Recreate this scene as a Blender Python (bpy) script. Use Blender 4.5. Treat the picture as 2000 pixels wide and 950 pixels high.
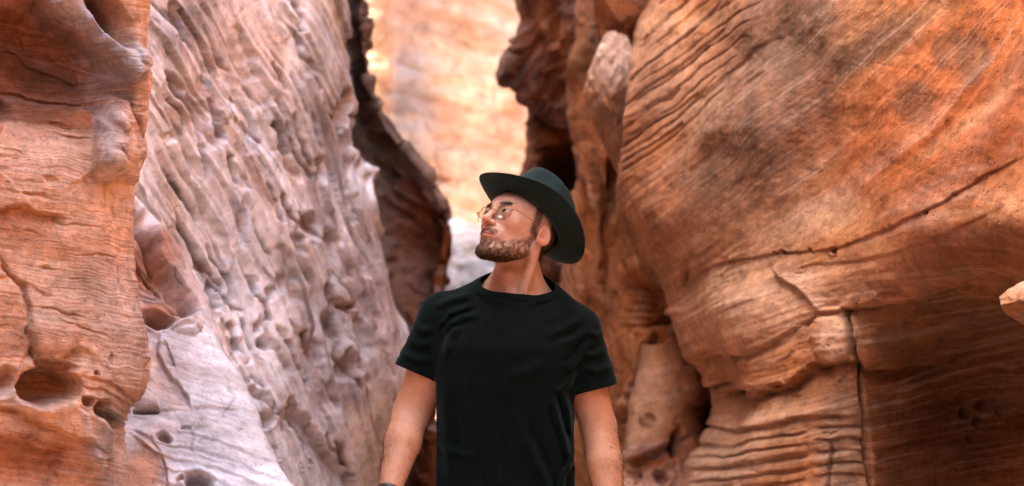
import bpy, bmesh, math, random
import numpy as np

# ------------------------------------------------------------------ camera, sky, sun, exposure
for o in list(bpy.data.objects):
    bpy.data.objects.remove(o)
SC = bpy.context.scene
COL = SC.collection
CAM_Z = 1.6
LENS = 50.0
K = 36.0 / LENS / 2000.0            # metres per photograph pixel at one metre
cam_d = bpy.data.cameras.new('camera')
cam_d.lens = LENS
cam_d.sensor_width = 36.0
cam_d.clip_start = 0.05
cam_d.clip_end = 400.0
cam_d.dof.use_dof = True
cam_d.dof.focus_distance = 3.62
cam_d.dof.aperture_fstop = 2.4
cam = bpy.data.objects.new('camera', cam_d)
cam.location = (0, 0, CAM_Z)
cam.rotation_euler = (math.radians(90), 0, 0)
COL.objects.link(cam)
SC.camera = cam

SUN_EL, SUN_AZ = 50.0, 267.0        # azimuth measured from +Y (north) towards +X
w = bpy.data.worlds.new('World')
SC.world = w
w.use_nodes = True
wn = w.node_tree.nodes
sky = wn.new('ShaderNodeTexSky')
sky.sky_type = 'NISHITA'
sky.sun_disc = False
sky.sun_elevation = math.radians(SUN_EL)
sky.sun_rotation = math.radians(SUN_AZ)
sky.air_density = 1.0
sky.dust_density = 8.0
sky.ozone_density = 0.4
bg = wn['Background']
bg.inputs['Strength'].default_value = 0.125
w.node_tree.links.new(sky.outputs[0], bg.inputs['Color'])

sun_d = bpy.data.lights.new('sun', 'SUN')
sun_d.energy = 3.3
sun_d.angle = math.radians(0.6)
sun_d.color = (1.0, 0.92, 0.80)
sun = bpy.data.objects.new('sun', sun_d)
az, el = math.radians(SUN_AZ), math.radians(SUN_EL)
sdir = (math.sin(az) * math.cos(el), math.cos(az) * math.cos(el), math.sin(el))
from mathutils import Vector, Matrix
sun.rotation_euler = Vector(sdir).to_track_quat('Z', 'Y').to_euler()
sun.location = (0, 0, 12)
COL.objects.link(sun)

SC.view_settings.view_transform = 'Standard'
SC.view_settings.look = 'None'
SC.view_settings.gamma = 1.0
SC.view_settings.use_curve_mapping = False
SC.view_settings.exposure = 4.14
SC.render.engine = 'CYCLES'
SC.cycles.max_bounces = 6
SC.cycles.diffuse_bounces = 4
SC.cycles.glossy_bounces = 2
SC.cycles.use_adaptive_sampling = True
SC.cycles.adaptive_threshold = 0.02
SC.cycles.use_denoising = True

# ------------------------------------------------------------------ numeric helpers
rng = np.random.RandomState(7)
_perm = rng.permutation(256).astype(np.int32)
_perm = np.concatenate([_perm, _perm, _perm])
_g = rng.normal(size=(256, 3)).astype(np.float32)
_g /= np.linalg.norm(_g, axis=1, keepdims=True)
f32 = np.float32

def perlin3(x, y, z):
    x = np.asarray(x, f32); y = np.asarray(y, f32); z = np.asarray(z, f32)
    xi = np.floor(x).astype(np.int32); yi = np.floor(y).astype(np.int32); zi = np.floor(z).astype(np.int32)
    xf = x - xi; yf = y - yi; zf = z - zi
    xi &= 255; yi &= 255; zi &= 255
    u = xf * xf * xf * (xf * (xf * 6 - 15) + 10)
    v = yf * yf * yf * (yf * (yf * 6 - 15) + 10)
    t = zf * zf * zf * (zf * (zf * 6 - 15) + 10)
    def gr(ix, iy, iz, fx, fy, fz):
        h = _perm[_perm[_perm[(xi + ix) & 255] + ((yi + iy) & 255)] + ((zi + iz) & 255)]
        g = _g[h]
        return g[..., 0] * fx + g[..., 1] * fy + g[..., 2] * fz
    a = gr(0, 0, 0, xf, yf, zf); b = gr(1, 0, 0, xf - 1, yf, zf)
    c = gr(0, 1, 0, xf, yf - 1, zf); d = gr(1, 1, 0, xf - 1, yf - 1, zf)
    e = gr(0, 0, 1, xf, yf, zf - 1); f = gr(1, 0, 1, xf - 1, yf, zf - 1)
    g = gr(0, 1, 1, xf, yf - 1, zf - 1); h = gr(1, 1, 1, xf - 1, yf - 1, zf - 1)
    ab = a + u * (b - a); cd = c + u * (d - c); ef = e + u * (f - e); gh = g + u * (h - g)
    p = ab + v * (cd - ab); q = ef + v * (gh - ef)
    return (p + t * (q - p)) * 1.6

def fbm(x, y, z=0.0, octv=4, gain=0.5, seed=0.0, ridged=False):
    z = np.zeros_like(np.asarray(x, f32)) + z
    s = 0.0; a = 1.0; tot = 0.0; fr = 1.0
    for i in range(octv):
        n = perlin3(x * fr + seed * 13.7 + i * 5.3, y * fr + seed * 7.1, z * fr + seed * 3.3 + i * 1.7)
        if ridged:
            n = 1.0 - 2.0 * np.abs(n)
        s = s + a * n; tot += a; a *= gain; fr *= 2.03
    return s / tot

def worley(x, y, seed=0):
    """cells of a jittered lattice: a random tilt and height for each, as broken stone has"""
    xi = np.floor(x).astype(np.int64); yi = np.floor(y).astype(np.int64)
    best = np.full(x.shape, 1e9); val = np.zeros(x.shape)
    for i in (-1, 0, 1):
        for j in (-1, 0, 1):
            h = _perm[(_perm[(xi + i + seed * 17) & 255] + ((yi + j) & 255)) & 255]
            g = _g[h]
            cx = xi + i + .5 + .45 * g[..., 0]; cy = yi + j + .5 + .45 * g[..., 1]
            dx = x - cx; dy = y - cy; d = dx * dx + dy * dy
            g2 = _g[(h * 7 + 3) & 255]
            m = d < best
            best = np.where(m, d, best); val = np.where(m, .6 * g2[..., 0] + .9 * (dx * g2[..., 1] + dy * g2[..., 2]), val)
    return val.astype(f32)

def sstep(a, b, x):
    t = np.clip((x - a) / (b - a), 0, 1)
    return t * t * (3 - 2 * t)

def poly_dist(x, y, pts):
    """distance to a polyline, signed side (+ below / right of its direction), 0..1 along it"""
    best = np.full(x.shape, 1e9, f32); side = np.zeros(x.shape, f32); par = np.zeros(x.shape, f32)
    n = len(pts) - 1
    for i in range(n):
        (ax, ay), (bx, by) = pts[i], pts[i + 1]
        dx, dy = bx - ax, by - ay
        L2 = dx * dx + dy * dy + 1e-9
        t = np.clip(((x - ax) * dx + (y - ay) * dy) / L2, 0, 1)
        ex = x - ax - t * dx; ey = y - ay - t * dy
        d = np.sqrt(ex * ex + ey * ey)
        m = d < best
        best = np.where(m, d, best)
        side = np.where(m, np.sign(dx * (y - ay) - dy * (x - ax)), side)
        par = np.where(m, (i + t) / n, par)
    return best, side, par

def cr(p, ts):
    """Catmull-Rom through p (n, ...) at parameters ts in [0, n-1]"""
    n = len(p)
    i = np.clip(np.floor(ts).astype(int), 0, n - 2)
    t = (ts - i).reshape((-1,) + (1,) * (p.ndim - 1))
    p0 = p[np.maximum(i - 1, 0)]; p1 = p[i]; p2 = p[i + 1]; p3 = p[np.minimum(i + 2, n - 1)]
    m1 = (p2 - p0) * 0.42; m2 = (p3 - p1) * 0.42
    t2 = t * t; t3 = t2 * t
    return (2 * t3 - 3 * t2 + 1) * p1 + (t3 - 2 * t2 + t) * m1 + (-2 * t3 + 3 * t2) * p2 + (t3 - t2) * m2

def pt(px, py, Y):
    return ((px - 1000.0) * K * Y, Y, CAM_Z - (py - 475.0) * K * Y)

def mesh_from(name, verts, faces, mat=None, parent=None, smooth=True):
    me = bpy.data.meshes.new(name)
    verts = np.asarray(verts, f32)
    if isinstance(faces, np.ndarray):
        nf, k = faces.shape
        me.vertices.add(len(verts)); me.vertices.foreach_set('co', verts.ravel())
        me.loops.add(nf * k); me.loops.foreach_set('vertex_index', faces.astype(np.int32).ravel())
        me.polygons.add(nf)
        me.polygons.foreach_set('loop_start', np.arange(0, nf * k, k, dtype=np.int32))
        me.update(calc_edges=True)
    else:
        me.from_pydata([tuple(map(float, v)) for v in verts], [], faces)
    if smooth:
        me.polygons.foreach_set('use_smooth', np.ones(len(me.polygons), bool))
    me.update()
    o = bpy.data.objects.new(name, me)
    COL.objects.link(o)
    if mat:
        me.materials.append(mat)
    if parent is not None:
        o.parent = parent
    return o

def set_attr(o, name, data, kind='FLOAT'):
    at = o.data.attributes.new(name, kind, 'POINT')
    if kind == 'FLOAT':
        at.data.foreach_set('value', np.asarray(data, f32).ravel())
    else:
        d = np.ones((len(data), 4), f32); d[:, :3] = data
        at.data.foreach_set('color', d.ravel())

def tag(o, label=None, cat=None, group=None, kind=None):
    if label: o['label'] = label
    if cat: o['category'] = cat
    if group: o['group'] = group
    if kind: o['kind'] = kind
    return o

# ------------------------------------------------------------------ node helper / materials
class NT:
    def __init__(self, name):
        self.m = bpy.data.materials.new(name); self.m.use_nodes = True
        self.t = self.m.node_tree; self.n = self.t.nodes
        self.b = self.n['Principled BSDF']
    def new(self, typ, **kw):
        nd = self.n.new(typ)
        for k, v in kw.items():
            if k.startswith('i_'):
                key = k[2:]
                key = int(key) if key.isdigit() else key.replace('_', ' ')
                if hasattr(v, 'links') or isinstance(v, bpy.types.NodeSocket):
                    self.t.links.new(v, nd.inputs[key])
                else:
                    nd.inputs[key].default_value = v
            else:
                setattr(nd, k, v)
        return nd
    def math(self, op, a, b=None, c=None):
        nd = self.n.new('ShaderNodeMath'); nd.operation = op
        for i, v in enumerate((a, b, c)):
            if v is None: continue
            if isinstance(v, bpy.types.NodeSocket): self.t.links.new(v, nd.inputs[i])
            else: nd.inputs[i].default_value = v
        return nd.outputs[0]
    def rng(self, v, a, b, c, d):
        nd = self.n.new('ShaderNodeMapRange')
        self.t.links.new(v, nd.inputs[0])
        for i, x in enumerate((a, b, c, d)): nd.inputs[i + 1].default_value = x
        return nd.outputs[0]
    def mix(self, f, a, b, typ='MIX'):
        nd = self.n.new('ShaderNodeMix'); nd.data_type = 'RGBA'; nd.blend_type = typ
        for i, v in ((0, f), (6, a), (7, b)):
            if isinstance(v, bpy.types.NodeSocket): self.t.links.new(v, nd.inputs[i])
            else: nd.inputs[i].default_value = v if not isinstance(v, tuple) else (*v, 1.0)[:4]
        return nd.outputs[2]
    def link(self, s, key):
        self.t.links.new(s, self.b.inputs[key])

def rock_material(name, fine=55.0, along=1.6, lines=0.5, bump=0.5, grain=0.25, coarse=9.0, rough_bump=0.35, cracks=0.6, speck=0.5):
    t = NT(name)
    col = t.new('ShaderNodeAttribute', attribute_name='Col').outputs['Color']
    st = t.new('ShaderNodeAttribute', attribute_name='strata').outputs['Fac']
    pos = t.new('ShaderNodeTexCoord').outputs['Object']
    sx = t.new('ShaderNodeSeparateXYZ', i_0=pos)
    def band(freq, al, det):
        v = t.new('ShaderNodeCombineXYZ', i_0=t.math('MULTIPLY', st, freq), i_1=t.math('MULTIPLY', sx.outputs[0], al),
                  i_2=t.math('MULTIPLY', t.math('ADD', sx.outputs[1], sx.outputs[2]), al * 0.7))
        return t.new('ShaderNodeTexNoise', i_Vector=v.outputs[0], i_Scale=1.0, i_Detail=det, i_Roughness=0.6).outputs['Fac']
    b1 = band(fine, along, 3.0)
    b2 = band(fine * 0.22, along * 0.6, 2.0)
    mott = t.new('ShaderNodeTexNoise', i_Vector=pos, i_Scale=coarse, i_Detail=5.0, i_Roughness=0.62).outputs['Fac']
    mott2 = t.new('ShaderNodeTexNoise', i_Vector=pos, i_Scale=coarse * 5.5, i_Detail=4.0, i_Roughness=0.65).outputs['Fac']
    gr = t.new('ShaderNodeTexNoise', i_Vector=pos, i_Scale=420.0, i_Detail=1.0, i_Roughness=0.7).outputs['Fac']
    # bands darken / redden or pale the stone
    dark = t.mix(1.0, col, (0.58, 0.46, 0.40), 'MULTIPLY')
    pale = t.mix(0.30, col, (0.56, 0.50, 0.46))
    c = t.mix(t.math('MULTIPLY', t.rng(b1, 0.56, 0.70, 0.0, 1.0), lines), col, dark)
    c = t.mix(t.math('MULTIPLY', t.rng(b1, 0.47, 0.33, 0.0, 1.0), lines * 1.2), c, pale)
    c = t.mix(t.math('MULTIPLY', t.rng(b2, 0.54, 0.72, 0.0, 1.0), lines * 0.9), c, dark)
    c = t.mix(t.math('MULTIPLY', t.rng(b2, 0.46, 0.28, 0.0, 1.0), lines * 0.9), c, pale)
    k = t.math('MULTIPLY', t.rng(mott, 0.25, 0.75, 0.62, 1.36), t.rng(mott2, 0.25, 0.75, 0.66, 1.34))
    # hairline cracks and small dark pits of the stone
    wob = t.new('ShaderNodeTexNoise', i_Vector=pos, i_Scale=coarse * 1.3, i_Detail=3.0, i_Roughness=.6)
    wv = t.new('ShaderNodeVectorMath', operation='MULTIPLY_ADD'); t.t.links.new(wob.outputs['Color'], wv.inputs[0]); wv.inputs[1].default_value = (.16, .16, .16); t.t.links.new(pos, wv.inputs[2])
    vo = t.new('ShaderNodeTexVoronoi', feature='DISTANCE_TO_EDGE', i_Vector=wv.outputs[0], i_Scale=coarse * .85)
    ck = t.math('MULTIPLY', t.rng(vo.outputs['Distance'], 0.0, 0.028, 1.0, 0.0), t.rng(wob.outputs['Fac'], .50, .62, 0.0, cracks))
    sp = t.new('ShaderNodeTexNoise', i_Vector=pos, i_Scale=coarse * 14.0, i_Detail=1.0, i_Roughness=.55).outputs['Fac']
    pk = t.math('MULTIPLY', t.rng(sp, .62, .74, 0.0, 1.0), t.rng(mott, .46, .62, 0.0, speck))
    k = t.math('MULTIPLY', k, t.math('MULTIPLY', t.math('SUBTRACT', 1.0, t.math('MULTIPLY', ck, .75)), t.math('SUBTRACT', 1.0, t.math('MULTIPLY', pk, .6))))
    k = t.math('MULTIPLY', k, t.rng(gr, 0.25, 0.75, 1.0 - grain * 0.5, 1.0 + grain * 0.5))
    vv = t.new('ShaderNodeCombineXYZ', i_0=k, i_1=k, i_2=k).outputs[0]
    c = t.mix(1.0, c, vv, 'MULTIPLY')
    t.link(c, 'Base Color')
    t.b.inputs['Roughness'].default_value = 0.88
    t.b.inputs['Specular IOR Level'].default_value = 0.18
    h = t.math('ADD', t.math('MULTIPLY', b1, bump), t.math('MULTIPLY', mott2, rough_bump))
    h = t.math('SUBTRACT', h, t.math('MULTIPLY', t.rng(sp, .62, .74, 0.0, 1.0), speck * .3))
    bn = t.new('ShaderNodeBump', i_Height=h, i_Strength=0.85, i_Distance=0.012)
    t.link(bn.outputs[0], 'Normal')
    return t.m

# ------------------------------------------------------------------ rock surfaces
ORANGE = np.array((0.40, 0.172, 0.068)); DEEP = np.array((0.255, 0.070, 0.019)); PALE = np.array((0.41, 0.29, 0.215))
LAV = np.array((0.345, 0.37, 0.41)); GREY = np.array((0.165, 0.158, 0.165)); VARN_SHADE = np.array((0.095, 0.056, 0.036))  # the last: dark brown for desert varnish and for painted shade
CREAM = np.array((0.52, 0.535, 0.555)); RUST = np.array((0.155, 0.046, 0.014)); PEACH = np.array((0.46, 0.26, 0.150))

class Rock:
    """A rock skin through a net of control points; rows are (py, [(px, Y), ...]); ('w', X, Y, Yref) places a column in plan."""
    def __init__(s, name, rows, dens=2.0, seed=1, wamp=9.0, yclip=(-40, 990), xclip=(-60, 2060)):
        s.name = name; s.seed = seed; s.tone = (1.0, 1.0, 1.0)
        R = len(rows); C = len(rows[0][1])
        net = np.zeros((R, C, 3)); pxy = np.zeros((R, C, 2))
        for r, (py, cs) in enumerate(rows):
            assert len(cs) == C, (name, py, len(cs), C)
            for c, e in enumerate(cs):
                if e[0] == 'w':
                    net[r, c] = (e[1], e[2], CAM_Z - (py - 475.0) * K * e[3]); pxy[r, c] = (np.nan, py)
                else:
                    net[r, c] = pt(e[0], py, e[1]); pxy[r, c] = (e[0], py)
        # sampling: dense where the photograph looks, coarse outside it
        us = [np.array([0.0])]
        for r in range(R - 1):
            a, b = rows[r][0], rows[r + 1][0]
            inside = b > yclip[0] and a < yclip[1]
            n = int(max(2, (b - a) / dens)) if inside else int(max(3, min(24, (b - a) / 30)))
            us.append(r + np.arange(1, n + 1) / n)
        vs = [np.array([0.0])]
        for c in range(C - 1):
            L = np.nanmax(np.abs(pxy[:, c + 1, 0] - pxy[:, c, 0])) if not np.all(np.isnan(pxy[:, c + 1, 0] - pxy[:, c, 0])) else np.nan
            dy = np.abs(net[:, c + 1] - net[:, c]); g = np.max(np.linalg.norm(dy, axis=1)) / (K * 4.5)
            if np.isnan(L):
                n = 10
            else:
                mx = np.nanmin(pxy[:, c:c + 2, 0]); Mx = np.nanmax(pxy[:, c:c + 2, 0])
                n = int(max(3, max(L, min(g, 150) * 0.35) / dens)) if (Mx > xclip[0] and mx < xclip[1]) else 10
            vs.append(c + np.arange(1, n + 1) / n)
        us = np.concatenate(us); vs = np.concatenate(vs)
        A = cr(net, us)                              # (U, C, 3)
        S = cr(np.swapaxes(A, 0, 1), vs)             # (V, U, 3)
        S = np.swapaxes(S, 0, 1)                     # (U, V, 3)
        s.U, s.V = S.shape[:2]
        du = np.gradient(S, axis=0); dv = np.gradient(S, axis=1)
        N = np.cross(du, dv); N /= np.linalg.norm(N, axis=2, keepdims=True) + 1e-9
        tocam = np.array((0, 0, CAM_Z)) - S
        qy = 475.0 - (S[..., 2] - CAM_Z) / (K * np.maximum(S[..., 1], 0.4)); qx = 1000.0 + S[..., 0] / (K * np.maximum(S[..., 1], 0.4))
        ins = (qx > 0) & (qx < 2000) & (qy > 0) & (qy < 950)
        if np.sum(np.sum(N * tocam, axis=2)[ins]) < 0:
            N = -N; s.flip = True
        else:
            s.flip = False
        s.P = S.reshape(-1, 3).astype(f32); s.N = N.reshape(-1, 3).astype(f32)
        s.qx = qx.ravel().astype(f32); s.qy = qy.ravel().astype(f32)
        s.sc = (K * np.maximum(s.P[:, 1], 1.0)).astype(f32)
        s.D = np.zeros(len(s.P), f32)
        s.C = np.zeros((len(s.P), 3), f32); s.C[:] = ORANGE
        s.warp(wamp)
        s.st = s.P[:, 2].copy()
    def warp(s, amp=9.0, fr=0.022):
        n1 = fbm(s.qx * fr, s.qy * fr, 0.3, 3, seed=s.seed); n2 = fbm(s.qx * fr, s.qy * fr, 7.7, 3, seed=s.seed + 1)
        s.x = s.qx + amp * n1; s.y = s.qy + amp * n2
        s.jagn = fbm(s.qx * 0.035, s.qy * 0.035, 2.2, 2, seed=s.seed + 5)
        s.spn = [fbm(s.qx * 0.013, s.qy * 0.013, 4.4, 4, seed=s.seed + 7), fbm(s.qx * 0.011, s.qy * 0.011, 9.4, 4, seed=s.seed + 8)]
    def near(s, x0, x1, y0, y1):
        return np.nonzero((s.x > x0) & (s.x < x1) & (s.y > y0) & (s.y < y1))[0]
    def near_pts(s, pts, m):
        xs = [p[0] for p in pts]; ys = [p[1] for p in pts]
        return s.near(min(xs) - m, max(xs) + m, min(ys) - m, max(ys) + m)
    def ell(s, cx, cy, rx, ry, ang, i):
        a = math.radians(ang); c, d = math.cos(a), math.sin(a)
        dx = s.x[i] - cx; dy = s.y[i] - cy
        return np.sqrt(((dx * c + dy * d) / rx) ** 2 + ((-dx * d + dy * c) / ry) ** 2)
    def around(s, cx, cy, rx, ry, k):
        m = max(rx, ry) * k
        return s.near(cx - m, cx + m, cy - m, cy + m)
    def pit(s, cx, cy, rx, ry, ang=0, depth=20, soft=0.45, lip=0.06, tint=None, k=0.6):
        i = s.around(cx, cy, rx, ry, 2.0)
        r = s.ell(cx, cy, rx, ry, ang, i)
        f = sstep(1.0 + soft * 0.35, 1.0 - soft, r)
        s.D[i] -= depth * f
        if lip: s.D[i] += depth * lip * np.exp(-((r - 1.3) / 0.18) ** 2)
        if tint is not None: s.blend(f * k, tint, i)
    def bump(s, cx, cy, rx, ry, ang=0, h=20, p=1.0):
        i = s.around(cx, cy, rx, ry, 1.1)
        r = s.ell(cx, cy, rx, ry, ang, i)
        s.D[i] += h * (np.sqrt(np.clip(1 - r ** 2, 0, 1)) if p <= 1 else np.clip(1 - r ** 2, 0, 1) ** 2)
    def crack(s, pts, wd=3.0, depth=14, tint=None, k=0.7, jag=0.5):
        i = s.near_pts(pts, wd * 6 + 6)
        d, sd, t = poly_dist(s.x[i], s.y[i], pts)
        wv = wd * (0.55 + 0.9 * np.clip(0.5 + s.jagn[i] * jag * 2, 0, 1.4)) * np.clip(np.minimum(t, 1 - t) * 14 + 0.25, 0, 1)
        f = np.exp(-(d / (wv + 0.6)) ** 2)
        s.D[i] -= depth * f
        if tint is not None: s.blend(f * k, tint, i)
    def ledge(s, pts, depth=20, fall=40, edge=3.0, tint=None, k=0.5, both=0.0):
        """rock below / right of the line is set back and comes forward again over `fall` pixels"""
        i = s.near_pts(pts, fall * 4.5 + 10)
        d, sd, t = poly_dist(s.x[i], s.y[i], pts)
        g = d * sd
        end = np.clip(np.minimum(t, 1 - t) * 9, 0, 1)
        far = np.where((t <= 0) | (t >= 1), np.exp(-d / 12), 1.0) * np.clip(end + 0.15, 0, 1)
        f = sstep(-edge, edge, g) * np.exp(-np.maximum(g, 0) / fall) * far
        s.D[i] -= depth * f
        if tint is not None: s.blend(f * k, tint, i)
    def ridge(s, pts, wd=6, h=10, tint=None, k=0.5):
        i = s.near_pts(pts, wd * 3)
        d, sd, t = poly_dist(s.x[i], s.y[i], pts)
        f = np.exp(-(d / wd) ** 2) * np.clip(np.minimum(t, 1 - t) * 8 + 0.2, 0, 1)
        s.D[i] += h * f
        if tint is not None: s.blend(f * k, tint, i)
    def blend(s, f, c, i=slice(None)):
        f = np.clip(f, 0, 1)[:, None]
        s.C[i] = (s.C[i] * (1 - f) + np.asarray(c, f32) * f).astype(f32)
    def spot(s, cx, cy, rx, ry, ang, c, k=0.8, soft=0.5, nz=0.25, fr=0.012):
        i = s.around(cx, cy, rx, ry, 2.2)
        r = s.ell(cx, cy, rx, ry, ang, i) + nz * s.spn[int(abs(cx + cy)) % 2][i]
        s.blend(k * sstep(1 + soft, 1 - soft, r), c, i)
    def rot(s, ang):
        """coordinates along and across a direction, ang degrees below the horizontal"""
        a = math.radians(ang)
        return s.x * math.cos(a) + s.y * math.sin(a), -s.x * math.sin(a) + s.y * math.cos(a)
    def build(s, mat, parent=None):
        P = s.P + s.N * (s.D * s.sc)[:, None]
        s.C = s.C * np.asarray(s.tone, f32)
        U, V = s.U, s.V
        i = np.arange(U * V).reshape(U, V)
        a, b, c, d = i[:-1, :-1].ravel(), i[:-1, 1:].ravel(), i[1:, 1:].ravel(), i[1:, :-1].ravel()
        F = np.stack([a, b, c, d], 1) if not s.flip else np.stack([a, d, c, b], 1)
        if not s.flip: pass
        o = mesh_from(s.name, P, F, mat, parent)
        set_attr(o, 'Col', np.clip(s.C, 0.01, 0.9), 'FLOAT_COLOR')
        set_attr(o, 'strata', s.st)
        return o

def ladder(z, k):
    """stepped strata: soft stairs of unequal height in a strata coordinate"""
    return 2.0 * np.abs((z - np.floor(z)) - 0.5) * k
# ------------------------------------------------------------------ left foreground buttress
M_BUTT = rock_material('buttress_sandstone', fine=150.0, along=2.2, lines=0.5, bump=0.45, coarse=7.0, cracks=.3)
def left_buttress():
    edge = {-2600: 330, -800: 310, -200: 296, 0: 292, 120: 293, 250: 287, 300: 285, 340: 268, 400: 262, 480: 265, 560: 276, 640: 286,
            710: 291, 760: 286, 800: 262, 850: 246, 900: 252, 960: 256, 1300: 280, 1900: 330}
    rows = []
    for py, e in edge.items():
        lean = (py - 475) / 1000.0
        y0 = 3.28 - 0.06 * lean
        back = max(-py, 0) / 2400.0
        yr = 3.3 + 2.3 * sstep(-200, -2600, py)  # unseen rim raised near the camera to keep sun off the right wall
        rows.append((py, [('w', -1.9, -4.0, yr), ('w', -1.72, 0.0, yr), ('w', -1.52, 1.9, yr), (-420, 2.75), (-150, 3.05), (0, y0 - 0.03), (110, y0 + 0.06), (200, y0 + 0.12),
                          (e - 30, y0 + 0.18), (e - 8, y0 + 0.26), (e, y0 + 0.42), (e - 25, y0 + 0.62), (120, y0 + 0.95), ('w', -2.6, 4.6, 3.3)]))
    r = Rock('rock_buttress', rows, dens=2.0, seed=3)
    a, c = r.rot(9)
    r.st = (c * 0.00122 + 0.007 * fbm(r.qx * .008, r.qy * .008, .5, 3, seed=2)).astype(f32)
    # colour
    n = fbm(r.qx * .006, r.qy * .009, 1.1, 4, seed=11)
    r.C[:] = (ORANGE * 0.1 + PEACH * 0.7 + PALE * .25) * 1.2
    r.blend(sstep(-0.25, 0.35, n) * 0.8, PALE * 1.45)
    r.blend(sstep(0.15, 0.6, fbm(r.qx * .01, r.qy * .02, 9.1, 4, seed=12)) * 0.4, ORANGE * 1.1)
    r.spot(85, 110, 200, 150, 30, DEEP * .8 + VARN_SHADE * .2, 0.85)  # reddish scoop, its shade under the overhang also put into the colour
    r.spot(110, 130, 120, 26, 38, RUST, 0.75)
    r.spot(150, 120, 100, 22, 38, VARN_SHADE, 0.45)  # this streak and the one before: shade painted below the ledge
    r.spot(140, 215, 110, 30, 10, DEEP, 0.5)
    r.spot(275, 480, 22, 360, 0, LAV * .35 + PALE * .65, 0.55)
    r.spot(240, 640, 55, 120, -10, LAV * .4 + PALE * .5, 0.6)
    r.spot(235, 800, 50, 60, 30, VARN_SHADE * .5 + PALE * .4, 0.5)
    r.spot(225, 880, 40, 90, 0, LAV * .5 + CREAM * .4, 0.7)
    r.spot(60, 900, 150, 60, 8, DEEP * .6 + ORANGE * .4, 0.75)
    r.spot(40, 440, 70, 35, 15, DEEP * .5 + ORANGE * .5, 0.7)
    r.spot(100, 560, 110, 60, 5, PALE, 0.4)
    r.spot(20, 640, 40, 80, 0, ORANGE, 0.5)
    r.spot(40, 780, 80, 20, 5, CREAM * .6 + PALE * .4, 0.5)
    r.spot(216, 280, 34, 78, 12, LAV * .5 + PALE * .6, 0.75, soft=.3)
    # big forms
    r.D += 22 * fbm(r.P[:, 0] * 3, r.P[:, 1] * 3, r.P[:, 2] * 3, 3, seed=21)
    r.pit(75, 105, 185, 160, 35, 150, soft=0.75, lip=0)
    r.D += 3.6 * fbm(r.qx * .012, r.qy * .022, .2, 4, seed=22)
    stl = c / 17.0 + .7 * fbm(r.qx * .008, r.qy * .008, .5, 3, seed=2)
    r.D += 1.9 * fbm(stl, a * 0.006, 3.3, 3, seed=23) * (0.6 + 0.6 * fbm(r.qx * .007, r.qy * .007, 8.0, 2, seed=24))
    r.D += 1.5 * fbm(stl * 3.3, a * 0.012, 1.3, 2, seed=25)
    # layered ledge across the scoop
    L = [(95, -40), (128, 10), (160, 52), (205, 84), (250, 140), (258, 192)]
    r.ridge([(125, -30), (160, 20), (205, 60), (245, 115), (262, 165)], 24, 52, LAV * .5 + CREAM * .45, 0.9)
    r.ledge([(258, 196), (252, 150), (207, 88), (165, 56), (132, 18), (95, -40)][::-1], 80, 80, 4)
    r.ledge([(185, 14), (182, 34), (163, 56), (140, 46)][::-1], -9, 14, 2)
    r.ledge([(212, 56), (205, 78), (180, 84), (165, 72)][::-1], -9, 14, 2)
    r.pit(216, 26, 26, 76, -32, 110, .5, 0, RUST, .6)
    r.pit(252, 86, 6, 8, 0, 30, .5, 0)
    r.bump(264, 105, 10, 24, 0, 16)
    r.crack([(180, 85), (205, 118), (235, 135), (250, 150)], 2, 7)
    r.ledge([(60, 60), (105, 95), (150, 125), (190, 148), (250, 150)], 12, 26, 3)
    r.ledge([(70, 20), (110, 65), (165, 105), (225, 135)], 10, 22, 3)
    r.ledge([(20, 150), (80, 165), (150, 183), (215, 195), (255, 190)], 16, 22, 3)
    r.ledge([(185, 196), (215, 200), (250, 196)], 14, 14, 3, VARN_SHADE, .6)
    # pockets
    r.pit(30, 196, 30, 34, 20, 55, .5, .05, RUST, .3)
    r.pit(130, 238, 20, 11, 15, 14, .6)
    r.bump(2, 232, 26, 34, 30, 18)
    # hanging knob
    r.bump(232, 222, 20, 40, 5, 22); r.bump(210, 280, 30, 68, 14, 46); r.bump(204, 326, 24, 28, 10, 22)
    r.pit(208, 226, 9, 24, 0, 20, .8, 0)
    r.ledge([(184, 325), (200, 345), (222, 356), (240, 335)], 22, 40, 3)
    r.crack([(214, 292), (220, 304), (230, 308)], 1.5, 4)
    r.crack([(257, 180), (265, 215), (276, 250), (281, 285), (272, 320)], 4, 14, VARN_SHADE, .6)
    r.crack([(262, 200), (272, 230), (285, 270)], 3, 9, VARN_SHADE, .6)
    # plain face and its small scars
    for (x, y, rx, ry, an, d) in [(97, 352, 16, 7, 30, 7), (165, 350, 22, 3, 60, 5), (95, 524, 15, 6, 10, 9), (60, 380, 50, 4, 12, 6), (150, 440, 60, 3, 5, 4),
                                  (190, 500, 50, 3, 4, 4), (120, 610, 60, 4, 14, 6), (160, 640, 60, 3, 18, 5), (140, 262, 40, 3, 12, 6), (230, 420, 4, 22, 0, 5),
                                  (212, 390, 3, 24, 5, 5), (238, 540, 3, 30, 10, 5), (215, 700, 4, 14, 0, 7), (284, 712, 4, 10, 0, 12)]:
        r.pit(x, y, rx, ry, an, d, .7, .1)
    r.ledge([(-20, 425), (12, 408), (40, 398), (75, 412), (130, 425)], 18, 45, 4)
    r.ledge([(-20, 330), (20, 350), (55, 385), (62, 410)], -10, 18, 4)
    r.ledge([(-20, 540), (30, 545), (70, 560), (110, 580)], 7, 20, 3)
    r.crack([(0, 505), (20, 540), (50, 560), (62, 600), (54, 645), (64, 690), (82, 722)], 4, 20)
    # bump over the two cavities
    r.bump(100, 650, 55, 42, 8, 18)
    r.ledge([(58, 680), (85, 696), (115, 704), (140, 690), (152, 672)], 26, 36, 4)
    r.pit(112, 716, 42, 11, 8, 34, .5, .1, DEEP, .5)
    r.pit(98, 756, 62, 38, 3, 105, .4, .04, DEEP, .35)
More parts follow.
